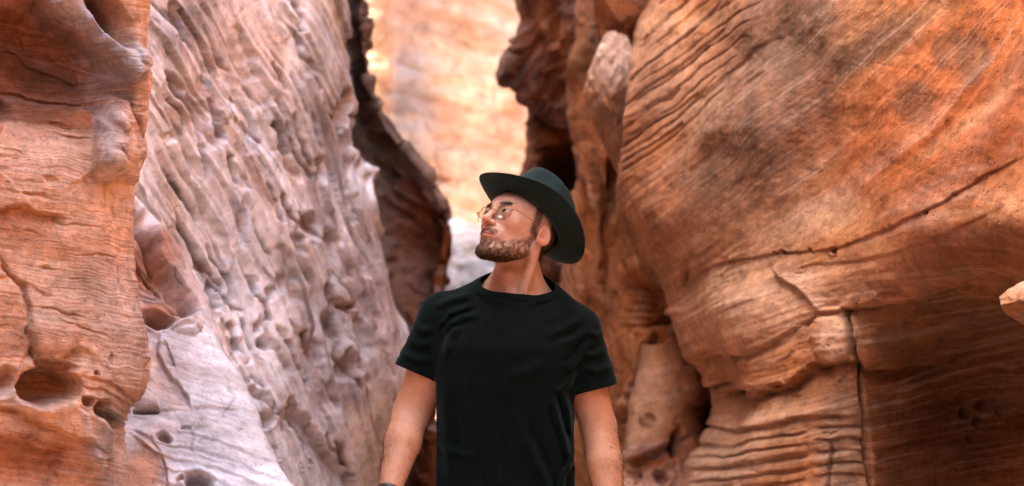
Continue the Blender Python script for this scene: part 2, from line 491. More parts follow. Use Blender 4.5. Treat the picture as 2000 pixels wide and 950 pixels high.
    r.ledge([(40, 792), (90, 796), (150, 782)], -14, 30, 4)
    r.pit(8, 745, 22, 26, 0, 32, .6, .1, DEEP, .4)
    r.pit(172, 783, 13, 12, 0, 28, .5, .1); r.pit(200, 800, 17, 20, 20, 34, .5, .05); r.pit(222, 824, 24, 15, 30, 36, .5, .05, VARN_SHADE, .3)
    r.pit(190, 731, 6, 5, 0, 14, .5)
    for q in range(4):
        r.ledge([(165, 735 + q * 17), (200, 742 + q * 19), (250, 770 + q * 17), (290, 800 + q * 14)], 9, 11, 2)
    r.ledge([(150, 800), (180, 812), (215, 850), (240, 862)], -12, 25, 4)
    # lower bulge
    r.ledge([(-10, 795), (40, 806), (90, 830), (130, 852), (172, 852), (200, 880)], 20, 38, 5, ORANGE, .5)
    r.ledge([(-10, 850), (40, 868), (90, 880), (140, 878)], 14, 30, 5)
    r.pit(30, 930, 130, 70, 0, 40, .9, 0)
    r.ledge([(146, 868), (132, 895), (112, 925), (95, 965)], 12, 30, 5)
    r.crack([(118, 935), (110, 915), (125, 905)], 3, 7)
    r.ridge([(160, 800), (166, 840), (190, 880), (205, 930)], 7, 6, CREAM, .4)
    r.pit(210, 898, 4, 3, 0, 8, .5)
    r.D += 0.9 * fbm(r.qx * .06, r.qy * .09, .2, 4, seed=26)
    r.D += 2.6 * worley(a / 62 + .3 * r.jagn, c / 15 + .5 * r.jagn, 1) * sstep(-.1, .35, r.spn[0]) + 1.2 * worley(a / 22, c / 8 + .3 * r.jagn, 2) * sstep(-.1, .3, r.spn[1])
    r.tone = (1.02, .98, .93)
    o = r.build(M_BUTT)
    tag(o, 'orange layered sandstone buttress with scooped hollow, hanging stone knob and round cavities', 'rock')
left_buttress()

# ------------------------------------------------------------------ left back wall (fluted, pale, grey violet)
M_FLUTE = rock_material('fluted_sandstone', fine=60.0, along=1.0, lines=0.5, bump=0.5, coarse=5.0, rough_bump=.45)
def left_wall():
    #        py: (right edge px, its depth)
    edge = {-1700: 630, -900: 640, -300: 650, 0: 658, 120: 664, 220: 668, 290: 680, 350: 708, 400: 728, 470: 732, 540: 754, 600: 770, 660: 796, 740: 800, 820: 770, 900: 745, 1000: 735, 1300: 745, 1800: 760}
    rows = []
    for py, e in edge.items():
        l = (py - 475) / 1000.0
        f = max(0.0, (py - 560) / 400.0)
        rows.append((py, [('w', -2.8, 3.9, 5.0), (120, 4.35 - .15 * f), (262, 4.55 - .25 * f), (340, 4.8 - .3 * f), (430, 5.05 - .4 * f), (520, 5.3 - .42 * f), (600, 5.6 - .35 * f),
                          (0.5 * (600 + e) + 8, 5.9 - .2 * f), (e - 12, 6.25), (e, 6.6), (e - 14, 7.1), (e - 120, 7.8), ('w', -2.6, 8.6, 5.0)]))
    r = Rock('canyon_wall_left', rows, dens=2.5, seed=5)
    tt = np.clip((r.qx - 300) / 450, 0, 1)
    ang = 58 + 16 * tt
    # flow coordinate: across the flutes
    wv = 14 * fbm(r.qx * .005, r.qy * .0035, 3.0, 2, seed=31)
    ca, sa = np.cos(np.radians(ang)), np.sin(np.radians(ang))
    ac = -(r.qx - 480) * sa + (r.qy - 475) * ca + wv * 2.2
    al = (r.qx - 480) * ca + (r.qy - 475) * sa
    r.st = (ac * 0.0019).astype(f32)
    n = fbm(ac * .018, al * .004, 2.0, 4, seed=32)
    n2 = fbm(r.qx * .008, r.qy * .006, 6.0, 4, seed=33)
    r.C[:] = CREAM * 1.3
    r.blend(sstep(0.0, 0.45, n + .3 * n2) * .35, PEACH * .5 + PALE * .9)
    r.blend(sstep(0.25, 0.6, fbm(ac * .03, al * .006, 5.0, 3, seed=34)) * .7, GREY)
    r.blend(sstep(0.1, 0.55, fbm(ac * .022, al * .003, 15.0, 3, seed=35)) * .55, CREAM * 1.2)
    r.blend(sstep(0.3, 0.6, fbm(ac * .05, al * .008, 25.0, 3, seed=36)) * .35, DEEP * .4 + ORANGE * .6)
    r.spot(440, 90, 120, 90, 40, PEACH * .8 + PALE * .4, .4)
    r.spot(340, 200, 40, 60, 60, PEACH, .45)
    r.spot(620, 130, 45, 200, 12, GREY, .4)
    r.spot(330, 60, 50, 90, 60, GREY, .6)
    r.spot(640, 700, 90, 200, 20, GREY * .8 + ORANGE * .2, .6)
    r.spot(740, 620, 28, 110, 0, VARN_SHADE * .6 + ORANGE * .4, .6)
    r.spot(770, 560, 25, 90, 0, ORANGE * .6 + PALE * .4, .5)
    r.spot(470, 500, 90, 120, 50, CREAM * 1.25, .5)
    r.spot(630, 330, 40, 170, 10, GREY * .9 + PEACH * .1, .6)
    r.spot(690, 560, 40, 90, 10, GREY * .7 + ORANGE * .25, .6)
    r.spot(600, 900, 90, 70, 45, CREAM * .7 + LAV * .3, .6)
    r.blend(sstep(.12, .5, fbm(ac * .05, al * .0045, 51.0, 4, seed=43)) * .9, GREY * .75)
    r.blend(sstep(.22, .55, fbm(ac * .07, al * .006, 61.0, 4, seed=44)) * .85, VARN_SHADE * .8 + DEEP * .2)
    r.blend(sstep(.15, .5, fbm(ac * .06, al * .005, 71.0, 4, seed=45)) * .75, CREAM * 1.2)
    r.blend(sstep(.2, .55, fbm(ac * .045, al * .005, 81.0, 4, seed=46)) * .45, PEACH * 1.1)
    # forms
    r.D += 22 * fbm(ac * .008, al * .0016, 3.3, 2, seed=37)
    fl = fbm(ac * .015, al * .0010, 2.0, 3, seed=38, ridged=True)
    r.D += 24 * fl
    r.D += 10 * fbm(ac * .045, al * .0018, 4.0, 2, seed=39, ridged=True) * (.5 + .8 * np.clip(n2 + .4, 0, 1))
    r.D += 3.0 * fbm(ac * .12, al * .005, 4.0, 2, seed=40)
    hollow = sstep(.42, .75, fbm(ac * .03, al * .009, 44.0, 2, seed=41))
    r.D -= 4 * hollow
    q = np.random.RandomState(77)
    for k in range(84):                              # long dark slits that follow the flutes
        x, y = q.uniform(290, 740), q.uniform(-20, 900)
        pts = [(x, y)]; n_ = q.randint(3, 6)
        for j in range(n_):
            an = math.radians(58 + 16 * min(1, max(0, (x - 300) / 450)) + q.normal() * 10)
            st_ = q.uniform(14, 34); x += math.cos(an) * st_; y += math.sin(an) * st_; pts.append((x, y))
        if k % 3: r.crack(pts, q.uniform(1.4, 4.4), q.uniform(10, 26), VARN_SHADE * .6 + DEEP * .15, .85)
        else: r.ledge(pts, q.uniform(8, 18), q.uniform(10, 26), 3)
    # named hollows and slashes
    P = [(330, 45, 12, 38, -10, 34), (396, 235, 10, 52, -12, 34), (412, 262, 10, 16, 0, 30), (476, 265, 11, 16, 0, 34), (355, 225, 5, 46, -22, 18), (372, 300, 6, 60, -18, 20),
         (345, 320, 7, 34, -15, 18), (320, 362, 5, 20, -10, 14), (432, 330, 5, 40, -20, 14), (650, 215, 14, 40, 0, 34), (590, 440, 26, 24, 20, 30), (612, 330, 12, 30, -10, 22),
         (455, 430, 9, 50, 0, 16), (477, 562, 13, 22, -5, 36), (512, 578, 9, 14, -8, 30), (534, 556, 10, 20, -12, 32), (507, 620, 8, 10, 0, 26), (492, 640, 10, 18, -10, 30),
         (512, 676, 18, 14, 35, 38), (540, 660, 4, 26, -30, 16), (418, 560, 7, 18, -20, 16), (398, 540, 5, 26, -30, 14), (445, 680, 8, 15, -20, 30), (462, 686, 7, 17, -20, 28),
         (474, 712, 8, 8, 0, 22), (503, 752, 14, 7, 45, 28), (490, 785, 26, 9, 48, 34), (513, 806, 22, 7, 48, 28), (498, 826, 18, 16, 40, 34), (660, 605, 16, 6, 45, 26),
         (640, 640, 8, 30, -15, 20), (590, 730, 6, 34, -8, 24), (615, 690, 16, 40, -10, 22), (670, 720, 18, 26, 20, 30), (652, 790, 8, 50, -10, 22), (705, 745, 14, 10, 40, 24),
         (735, 870, 14, 60, 0, 40), (690, 660, 10, 40, -20, 24), (700, 520, 10, 30, -20, 18), (560, 330, 6, 34, -25, 16), (530, 210, 7, 30, -25, 14), (600, 250, 6, 50, -12, 16),
         (560, 480, 8, 26, -30, 16), (530, 120, 5, 26, -35, 12), (480, 180, 5, 28, -40, 12), (420, 120, 5, 40, -40, 12), (640, 480, 8, 36, -14, 20), (680, 400, 8, 40, -14, 22)]
    for (x, y, rx, ry, an, d) in P:
        r.pit(x, y, rx, ry, an, d * 1.0, .6, .03, VARN_SHADE * .4 + DEEP * .5, .45)
    r.ledge([(292, 135), (310, 140), (325, 160), (338, 182)], 20, 30, 3, RUST, .5)
    r.ledge([(292, 262), (308, 258), (318, 272)], 14, 25, 3)
    r.ledge([(425, 220), (450, 240), (470, 262), (485, 290)], 14, 30, 4)
    r.crack([(420, 585), (440, 605), (460, 612)], 3, 10, VARN_SHADE, .6)
    r.ledge([(340, 60), (360, 100), (385, 140), (398, 190)], 14, 36, 4)
    r.ledge([(560, 60), (552, 90), (560, 130), (580, 170)], 8, 30, 3)
    r.ridge([(655, 300), (690, 340), (735, 372), (772, 395)], 7, 16, PALE, .6)
    r.ledge([(640, 585), (670, 610), (700, 640), (730, 690)], 18, 40, 4)
    r.ledge([(600, 560), (620, 640), (628, 720), (660, 800)], 16, 34, 4)
    r.ledge([(555, 790), (600, 840), (640, 890), (690, 960)], 30, 60, 5, GREY, .5)
    r.D += .8 * fbm(r.qx * .05, r.qy * .05, .2, 4, seed=42)
    r.D += 9 * worley(ac / 34, al / 420, 3) + 4.0 * worley(ac / 14, al / 200, 4) * sstep(-.3, .2, r.spn[1])
    r.tone = (1.08, 1.10, 1.09)
    o = r.build(M_FLUTE)
    tag(o, 'pale grey and peach fluted sandstone canyon wall riddled with pits', 'canyon wall', kind='structure')
left_wall()

# ------------------------------------------------------------------ pale slope with orange niche, in front of the fluted wall
M_SLOPE = rock_material('pale_slope_sandstone', fine=60.0, along=1.3, lines=0.5, bump=0.35, coarse=4.0, rough_bump=.25)
def pale_slope():
    edge = {370: 258, 400: 282, 440: 318, 500: 358, 560: 388, 620: 418, 680: 440, 740: 466, 800: 494, 860: 520, 920: 548, 980: 580, 1100: 640, 1400: 740, 1750: 820}
    rows = []
    for py, e in edge.items():
        f = (py - 370) / 600.0
        y0 = 4.42 - .42 * f
        rows.append((py, [('w', -2.4, 3.9, 4.2), (150 - 20 * f, y0 - .12), (240, y0 - .08), (240 + (e - 240) * .35, y0 - .05), (240 + (e - 240) * .7, y0), (e - 6, y0 + .10), (e, y0 + .26), (e - 22, y0 + .5), (e - 100, y0 + 1.0)]))
    r = Rock('rock_slope', rows, dens=2.2, seed=8)
    a, c = r.rot(17)
    r.st = (c * .0015 + .02 * fbm(r.qx * .006, r.qy * .006, .5, 3, seed=51)).astype(f32)
    n = fbm(a * .004, c * .02, 1.0, 4, seed=52)
    r.C[:] = CREAM * .95 + LAV * .3
    r.blend(sstep(.05, .5, n) * .5, PALE * .8 + PEACH * .4)
    r.blend(sstep(.2, .6, fbm(a * .006, c * .04, 5.0, 3, seed=53)) * .5, ORANGE * .4 + PALE * .6)
    r.spot(330, 560, 80, 60, 45, PEACH * .5 + PALE * .5, .6)
    r.spot(300, 500, 50, 60, 45, DEEP * .4 + ORANGE * .6, .8)
    r.spot(315, 600, 50, 25, 0, ORANGE * .5 + DEEP * .5, .75)
    r.spot(275, 920, 45, 60, 10, ORANGE * .8 + PEACH * .2, .85)
    r.spot(320, 720, 50, 60, 20, PALE, .5)
    r.spot(430, 760, 80, 140, -30, CREAM * 1.25, .6)
    r.D += 20 * fbm(r.P[:, 0] * 2.2, r.P[:, 1] * 2.2, r.P[:, 2] * 2.2, 2, seed=54)
    r.D += 5 * fbm(a * .006, c * .028, 3.0, 4, seed=55) + 1.6 * fbm(a * .02, c * .1, 6.0, 3, seed=56)
    # niche
    r.ledge([(255, 392), (283, 425), (300, 452), (322, 500), (352, 545), (384, 588), (394, 602)], 55, 60, 4, DEEP * .5 + ORANGE * .5, .6)
    r.pit(285, 440, 16, 32, -35, 30, .5, .05, DEEP, .5)
    r.pit(300, 462, 26, 10, 50, 24, .5, 0, RUST, .5)
    r.pit(308, 618, 36, 20, 5, 58, .5, .1, DEEP, .5)
    r.pit(285, 535, 50, 70, 30, 30, .8, 0)
    for q in range(5):
        r.ledge([(262, 500 + q * 17), (300, 508 + q * 17), (340, 530 + q * 13), (375, 570 + q * 8)], 6, 10, 2)
    r.crack([(262, 490), (300, 520), (330, 560), (392, 604)], 3, 12, RUST, .7)
    r.bump(360, 630, 36, 26, 20, 16)
    r.crack([(372, 618), (398, 630)], 3, 8); r.crack([(340, 645), (372, 636)], 3, 8); r.crack([(378, 640), (396, 646)], 2, 6)
    # overlapping sheets
    r.ledge([(312, 640), (310, 690), (326, 728), (352, 752), (366, 772), (373, 792)], 14, 26, 2.5, ORANGE, .4)
    r.ledge([(320, 665), (336, 698), (342, 718)], 8, 14, 2, VARN_SHADE, .3)
    r.bump(285, 782, 26, 18, 10, 20)
    r.crack([(262, 800), (285, 801), (308, 797)], 3, 16, VARN_SHADE, .6)
    r.ledge([(300, 796), (340, 795), (400, 792), (470, 806)], 5, 22, 3)
    r.pit(322, 848, 19, 10, 12, 26, .45, .1, ORANGE * .6 + DEEP * .4, .7)
    r.pit(365, 831, 10, 4, 0, 9, .5)
    r.ledge([(255, 845), (290, 872), (316, 886), (328, 920), (330, 960)][::-1], -12, 22, 3, ORANGE, .2)
    r.ledge([(262, 838), (295, 850), (316, 878)], 8, 12, 2)
    r.pit(388, 938, 28, 20, 20, 42, .4, .08, RUST, .6)
    r.pit(352, 930, 8, 6, 0, 14, .5, .1, DEEP, .7)
    for (y, d) in ((830, 5), (858, 5), (885, 6), (910, 5), (936, 6)):
        r.ledge([(300, y), (380, y + 14), (460, y + 42), (540, y + 80)], d, 14, 3)
    r.D += .8 * fbm(r.qx * .06, r.qy * .06, .2, 4, seed=57)
    r.D += 2.2 * worley(a / 80 + .4 * r.jagn, c / 20 + .5 * r.jagn, 13) * sstep(0, .35, r.spn[0])
    r.tone = (1.12, 1.13, 1.12)
    o = r.build(M_SLOPE)
    tag(o, 'smooth cream sandstone slope with orange niche below the fluted wall', 'rock')
pale_slope()

# ------------------------------------------------------------------ shaded fin behind the fluted wall
M_DARK = rock_material('red_brown_sandstone', fine=26.0, along=1.0, lines=0.6, bump=0.6, coarse=4.0, rough_bump=.6)
def rock_fin():
    edge = {-1600: 690, -900: 700, -300: 708, 0: 714, 100: 718, 170: 728, 220: 748, 270: 782, 310: 812, 350: 848, 385: 866, 430: 874, 500: 868, 560: 860, 620: 852, 720: 848, 850: 850, 1000: 852, 1200: 850, 1500: 850}
    rows = []
    for py, e in edge.items():
        rows.append((py, [('w', -2.6, 7.6, 7.5), (560, 7.35), (650, 7.6), (650 + (e - 650) * .45, 8.05), (650 + (e - 650) * .82, 7.9), (e - 6, 7.74), (e, 7.85), (e - 8, 8.2), (e - 60, 9.6), ('w', -3.0, 11.9, 7.5)]))  # hidden back end lengthened to cast shadow on the boulder
    r = Rock('rock_fin', rows, dens=3.5, seed=12)
    a, c = r.rot(48)
    r.st = (c * .0027).astype(f32)
    r.C[:] = DEEP * .42 + VARN_SHADE * .25
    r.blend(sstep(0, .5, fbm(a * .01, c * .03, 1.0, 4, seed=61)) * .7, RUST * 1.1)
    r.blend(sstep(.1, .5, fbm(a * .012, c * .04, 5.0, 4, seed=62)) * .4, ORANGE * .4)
    d, sd, t = poly_dist(r.qx, r.qy, [(714, 0), (718, 100), (728, 170), (748, 220), (782, 270), (812, 310), (848, 350), (866, 385), (874, 430)])
    r.blend(np.exp(-(d / 15) ** 2) * sstep(450, 380, r.qy) * .85, (LAV * .6 + PALE * .4) * .75)  # light caught along the rim, painted into the colour
    r.blend(sstep(0, 40, r.P[:, 1] * 100 - 775) * .8, LAV)  # lit side turning away behind the rim, painted pale as well
    r.D += 30 * fbm(r.P[:, 0] * 1.4, r.P[:, 1] * 1.4, r.P[:, 2] * 1.4, 3, seed=63)
    r.D += 15 * fbm(r.P[:, 0] * 5, r.P[:, 1] * 5, r.P[:, 2] * 5, 5, gain=.55, seed=64)
    r.pit(812, 480, 48, 110, 0, 50, .6, 0)
    r.spot(815, 500, 60, 150, 0, ORANGE * .3 + DEEP * .55, .8)
    for (x, y, rx, ry, an, dd) in [(735, 270, 24, 16, 40, 30), (770, 330, 24, 14, 40, 30), (806, 548, 16, 18, 0, 44), (815, 610, 12, 18, 0, 36), (700, 60, 10, 24, 0, 24)]:
        r.pit(x, y, rx, ry, an, dd, .5, .15)
    r.D += 2.5 * fbm(r.qx * .03, r.qy * .03, .2, 4, seed=65)
    r.D += 15 * worley(a / 75 + .4 * r.jagn, c / 42 + .4 * r.jagn, 7) + 4 * worley(a / 26, c / 15 + .4 * r.jagn, 8)
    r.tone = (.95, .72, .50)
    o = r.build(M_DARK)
    tag(o, 'dark red-brown rock fin with rough rim painted pale as if lit behind the fluted wall', 'rock')
rock_fin()

# ------------------------------------------------------------------ far sunlit wall and its pale foot
M_FAR = rock_material('far_sandstone', fine=9.0, along=.5, lines=0.5, bump=0.5, coarse=1.6, rough_bump=.5)
def far_wall():
    rows = []
    for py in (-1000, -700, -300, 0, 200, 440, 600, 700, 800, 930):
        rows.append((py, [('w', -9.0, 14.2, 13.5), ('w', -4.2, 13.9, 13.5), (640, 13.7), (718, 13.62), (765, 13.64), (772, 13.78), (860, 13.9), (960, 13.9), (1050, 13.95), (1200, 14.05), ('w', 4.0, 14.2, 13.5), ('w', 9.0, 14.5, 13.5)]))
    r = Rock('canyon_wall_far', rows, dens=4.5, seed=15)
    a, c = r.rot(14)
    r.st = (c * .0049 + .08 * fbm(r.qx * .01, r.qy * .01, .5, 3, seed=70)).astype(f32)
    r.C[:] = np.array((.36, .245, .180))
    r.blend(sstep(0.0, .5, fbm(a * .008, c * .03, 1.0, 4, seed=71)) * .7, (.38, .29, .235))
    r.blend(sstep(.15, .5, fbm(a * .012, c * .035, 7.0, 4, seed=72)) * .6, (.43, .38, .35))
    r.blend(sstep(.2, .6, fbm(r.qx * .015, r.qy * .02, 9.0, 4, seed=73)) * .5, (.32, .185, .12))
    r.spot(800, 200, 45, 100, 0, CREAM * .5, .7)
    r.spot(742, 100, 24, 180, 0, PEACH * .5, .8)
    r.spot(925, 90, 50, 60, 10, PEACH * .35 + ORANGE * .2, .5)
    r.spot(1005, 215, 22, 22, 0, ORANGE * .6, .6)
    r.D += 24 * fbm(r.P[:, 0] * .7, r.P[:, 1] * .7, r.P[:, 2] * .7, 3, seed=74)
    r.D += 6 * fbm(a * .012, c * .04, 2.0, 4, seed=75)
    r.ledge([(770, 110), (800, 125), (850, 150), (900, 165)], 5, 16, 3)
    r.ledge([(835, 330), (848, 338), (866, 350), (880, 348)], 12, 14, 3, DEEP, .5)
    r.D += 2 * fbm(r.qx * .04, r.qy * .05, .2, 4, seed=76)
    o = r.build(M_FAR)
    tag(o, 'sunlit peach sandstone wall closing the far end of the canyon', 'canyon wall', kind='structure')
far_wall()

M_FOOT = rock_material('pale_foot_sandstone', fine=16.0, along=.7, lines=.5, bump=.5, coarse=3.0)
def far_boulder():
    rows = []
    for k, py in enumerate((428, 438, 470, 520, 580, 680, 800)):
        y = (11.4, 10.6, 10.1, 9.8, 9.6, 9.4, 9.2)[k]
        rows.append((py, [('w', -3.4, 10.5, 10.0), (800, y + .3), (870, y), (930, y - .1), (1000, y), (1060, y + .3), ('w', 1.6, 10.4, 10.0)]))
    r = Rock('boulder', rows, dens=4, seed=18)
    r.C[:] = (CREAM * .7 + PALE * .4) * 1.0
    a, c = r.rot(25)
    r.st = (c * .0036).astype(f32)
    r.blend(sstep(.1, .5, fbm(a * .02, c * .05, 1.0, 4, seed=81)) * .6, PEACH * .9)
    r.blend(sstep(.1, .5, fbm(a * .02, c * .04, 4.0, 4, seed=82)) * .6, GREY)
    r.D += 14 * fbm(a * .02, c * .03, 2.0, 4, seed=83) + 22 * fbm(r.P[:, 0] * 2, r.P[:, 1] * 2, r.P[:, 2] * 2, 2, seed=84)
    o = r.build(M_FOOT)
    tag(o, 'low pale grey boulder behind the man, at the foot of the sunlit far wall', 'boulder')
far_boulder()

# ------------------------------------------------------------------ dark tower on the right
def rock_tower():
    edge = {-1300: 1030, -700: 1030, -300: 1026, 0: 1022, 50: 1020, 95: 1008, 130: 992, 160: 985, 185: 992, 205: 1008, 235: 1020, 270: 1026, 340: 1028, 420: 1032, 520: 1040, 650: 1050, 800: 1060, 1000: 1060, 1400: 1060}
    rows = []
    for py, e in edge.items():
        rows.append((py, [('w', 2.8, 10.6, 8.6), (e + 60, 10.0), (e + 6, 9.2), (e, 8.75), (e + 10, 8.5), (e + 45, 8.45), (1090, 8.3), (1135, 7.9), (1180, 7.6), (1260, 7.5), ('w', 2.8, 7.4, 8.6)]))
    r = Rock('rock_tower', rows, dens=3.5, seed=22)
    a, c = r.rot(-52)
    a2, c2 = r.rot(35)
    m = sstep(190, 260, r.qy)
    r.st = (c * .003 * (1 - m) + c2 * .003 * m).astype(f32)
    r.C[:] = DEEP * .55 + VARN_SHADE * .25
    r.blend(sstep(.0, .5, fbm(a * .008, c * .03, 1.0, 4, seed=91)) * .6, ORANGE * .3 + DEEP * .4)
    r.blend(sstep(.15, .5, fbm(a * .01, c * .03, 4.0, 4, seed=92)) * .5, VARN_SHADE * .8 + RUST * .3)
    r.spot(1100, 70, 24, 90, -28, ORANGE * .7 + DEEP * .3, .7)
    r.spot(1075, 270, 45, 30, 30, ORANGE * .5 + DEEP * .5, .6)
    d, sd, t = poly_dist(r.qx, r.qy, [(1020, 60), (1005, 100), (990, 140), (984, 160)])
    r.blend(np.exp(-(d / 12) ** 2) * .6, LAV * .6 + PALE * .3)
    r.D += 30 * fbm(r.P[:, 0] * 1.1, r.P[:, 1] * 1.1, r.P[:, 2] * 1.1, 3, seed=93)
    r.D += 12 * fbm(a * .008, c * .03, 2.0, 4, seed=94, ridged=True) * (1 - m * .6)
    r.ledge([(984, 168), (1005, 195), (1040, 225), (1080, 250), (1140, 270)], 34, 40, 5, RUST, .5)
    r.ledge([(1030, 300), (1060, 285), (1095, 290), (1125, 330)], 40, 60, 6)
    r.pit(1088, 365, 36, 84, 0, 190, .5, 0, RUST * .7, .8)
    r.ledge([(1085, -20), (1100, 60), (1125, 120), (1140, 180)], 16, 34, 5)
    r.D += 3 * fbm(r.qx * .03, r.qy * .03, .2, 4, seed=95)
    r.D += 11 * worley(a / 90 + .4 * r.jagn, c / 34 + .4 * r.jagn, 9) + 4 * worley(a / 34, c / 14, 10)
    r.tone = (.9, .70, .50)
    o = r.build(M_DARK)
    tag(o, 'dark brown rock tower leaning into the gap, with black cleft beside the hat', 'rock')
rock_tower()

# ------------------------------------------------------------------ right mid wall (orange pillars)
M_PILLAR = rock_material('orange_pillar_sandstone', fine=28.0, along=1.0, lines=.5, bump=.55, coarse=4.5, rough_bump=.5)
def right_pillar():
    edge = {-1800: 1165, -600: 1150, -200: 1142, 0: 1136, 60: 1132, 120: 1130, 200: 1136, 280: 1140, 340: 1128, 400: 1114, 480: 1100, 560: 1092, 700: 1090, 850: 1092, 1000: 1094, 1300: 1100, 1500: 1100}
    rows = []
    for py, e in edge.items():
        f = max(0., (py - 500) / 500.)
        rows.append((py, [('w', 2.4, 8.3, 7), (e + 60, 7.7), (e + 4, 7.3), (e, 7.0), (e + 10, 6.85), (e + 45, 6.8 - .1 * f), (1205, 6.8 - .2 * f), (1250, 6.7 - .25 * f), (1310, 6.6 - .3 * f), (1400, 6.5 - .3 * f), ('w', 2.8, 6.6, 7)]))
    r = Rock('rock_pillar', rows, dens=3.2, seed=27)
    a, c = r.rot(82)
    wv = 12 * fbm(r.qx * .008, r.qy * .006, 3.0, 3, seed=100)
    r.st = ((c + wv) * .0024).astype(f32)
    r.C[:] = ORANGE * .8 + DEEP * .2
    r.blend(sstep(.0, .5, fbm(a * .005, c * .04, 1.0, 4, seed=101)) * .6, PEACH)
    r.blend(sstep(.1, .5, fbm(a * .006, (c + wv) * .05, 4.0, 4, seed=102)) * .6, DEEP * .6 + VARN_SHADE * .4)
    r.blend(sstep(.2, .6, fbm(a * .006, (c + wv) * .04, 9.0, 4, seed=103)) * .5, PALE * .7 + LAV * .2)
    r.spot(1155, 110, 22, 60, 0, VARN_SHADE, .5)
    r.spot(1215, 640, 60, 80, 20, ORANGE, .5)
    r.spot(1330, 640, 45, 80, 0, DEEP * .5 + ORANGE * .5, .6)
    r.D += 26 * fbm(r.P[:, 0] * 1.8, r.P[:, 1] * 1.8, r.P[:, 2] * .8, 3, seed=104)
    r.D += 12 * fbm(a * .004, (c + wv) * .03, 2.0, 4, seed=105, ridged=True)
    r.D += 4 * fbm(a * .012, (c + wv) * .09, 5.0, 3, seed=106)
    r.ridge([(1150, 60), (1135, 180), (1150, 300), (1165, 420), (1160, 560), (1190, 640)], 14, 26)
    r.pit(1200, 360, 12, 70, 0, 40, .6, 0, VARN_SHADE, .4)
    r.pit(1240, 470, 10, 90, -20, 34, .6, 0)
    # niche with ribs
    r.pit(1262, 585, 40, 56, -20, 36, .6, .05, RUST, .4)
    for q in range(6):
        r.ledge([(1222, 560 + q * 15), (1250, 566 + q * 13), (1275, 560 + q * 12), (1296, 545 + q * 14)], 14, 8, 2)
    r.crack([(1248, 636), (1275, 622), (1296, 606)], 6, 50, VARN_SHADE, .7)
    r.pit(1272, 560, 6, 6, 0, 20, .5)
    # leaning rib left of the slab
    r.ridge([(1262, 660), (1258, 720), (1245, 770), (1225, 850), (1212, 920)], 9, 34, PEACH, .5)
    r.crack([(1276, 650), (1268, 720), (1252, 780), (1235, 830)], 5, 34, RUST, .6)
    r.pit(1320, 640, 40, 40, 0, 40, .7, 0, DEEP, .4)
    r.D += 2 * fbm(r.qx * .035, r.qy * .035, .2, 4, seed=107)
    r.D += 6 * worley(a / 110 + .4 * r.jagn, c / 22 + .4 * r.jagn, 11) + 3 * worley(a / 40, c / 12, 12)
    r.tone = (.78, .68, .56)
    o = r.build(M_PILLAR)
    tag(o, 'orange fluted rock pillar between the dark tower and the great right wall', 'rock')
right_pillar()

def rock_slab():
    edge = {672: (1262, 1335), 700: (1252, 1360), 740: (1244, 1372), 790: (1234, 1380), 850: (1222, 1385), 910: (1214, 1390), 970: (1206, 1395), 1100: (1196, 1410), 1500: (1170, 1430)}
    rows = []
    for py, (e, g) in edge.items():
        f = (py - 672) / 300.
        y = 6.25 - .35 * f
        rows.append((py, [(e + 20, y + .8), (e + 2, y + .35), (e, y + .16), (e + 12, y + .04), (e + (g - e) * .45, y - .02), (e + (g - e) * .8, y + .02), (g, y + .2), (g + 10, y + .7)]))
    r = Rock('rock_slab', rows, dens=3.0, seed=29)
    a, c = r.rot(-12)
    r.st = (c * .0022).astype(f32)
    r.C[:] = PEACH * .7 + PALE * .3
    r.blend(sstep(.1, .5, fbm(r.qx * .012, r.qy * .012, 1.0, 4, seed=111)) * .6, ORANGE)
    r.spot(1275, 905, 60, 40, -15, RUST * .7 + DEEP * .3, .85)
    r.spot(1360, 760, 30, 50, -10, VARN_SHADE * .5 + DEEP * .5, .7)
    r.spot(1330, 870, 40, 60, 0, DEEP, .6)
    r.D += 16 * fbm(r.P[:, 0] * 3, r.P[:, 1] * 3, r.P[:, 2] * 3, 3, seed=112) + 3 * fbm(r.qx * .03, r.qy * .03, 5.0, 4, seed=113)
    r.ledge([(1225, 905), (1260, 885), (1300, 865), (1345, 850)], 34, 30, 4, RUST, .6)
    r.pit(1270, 816, 10, 9, 0, 14, .5, .2, DEEP, .4); r.bump(1262, 820, 14, 10, 0, 10)
    r.bump(1360, 755, 30, 42, -15, 34); r.pit(1322, 860, 10, 30, 10, 40, .5, 0, VARN_SHADE, .6)
    r.pit(1362, 700, 10, 20, 0, 30, .5, 0, RUST, .5); r.pit(1290, 930, 16, 14, 0, 24, .5, .1); r.pit(1240, 930, 14, 10, 0, 20, .5, .1)
    r.D += 9 * fbm(r.qx * .04, r.qy * .05, 3.0, 3, seed=114, ridged=True) * sstep(850, 900, r.qy)
    r.tone = (.85, .76, .66)
    o = r.build(M_PILLAR)
    tag(o, 'smooth peach rock slab with broken red base between pillar and right wall', 'rock')
rock_slab()

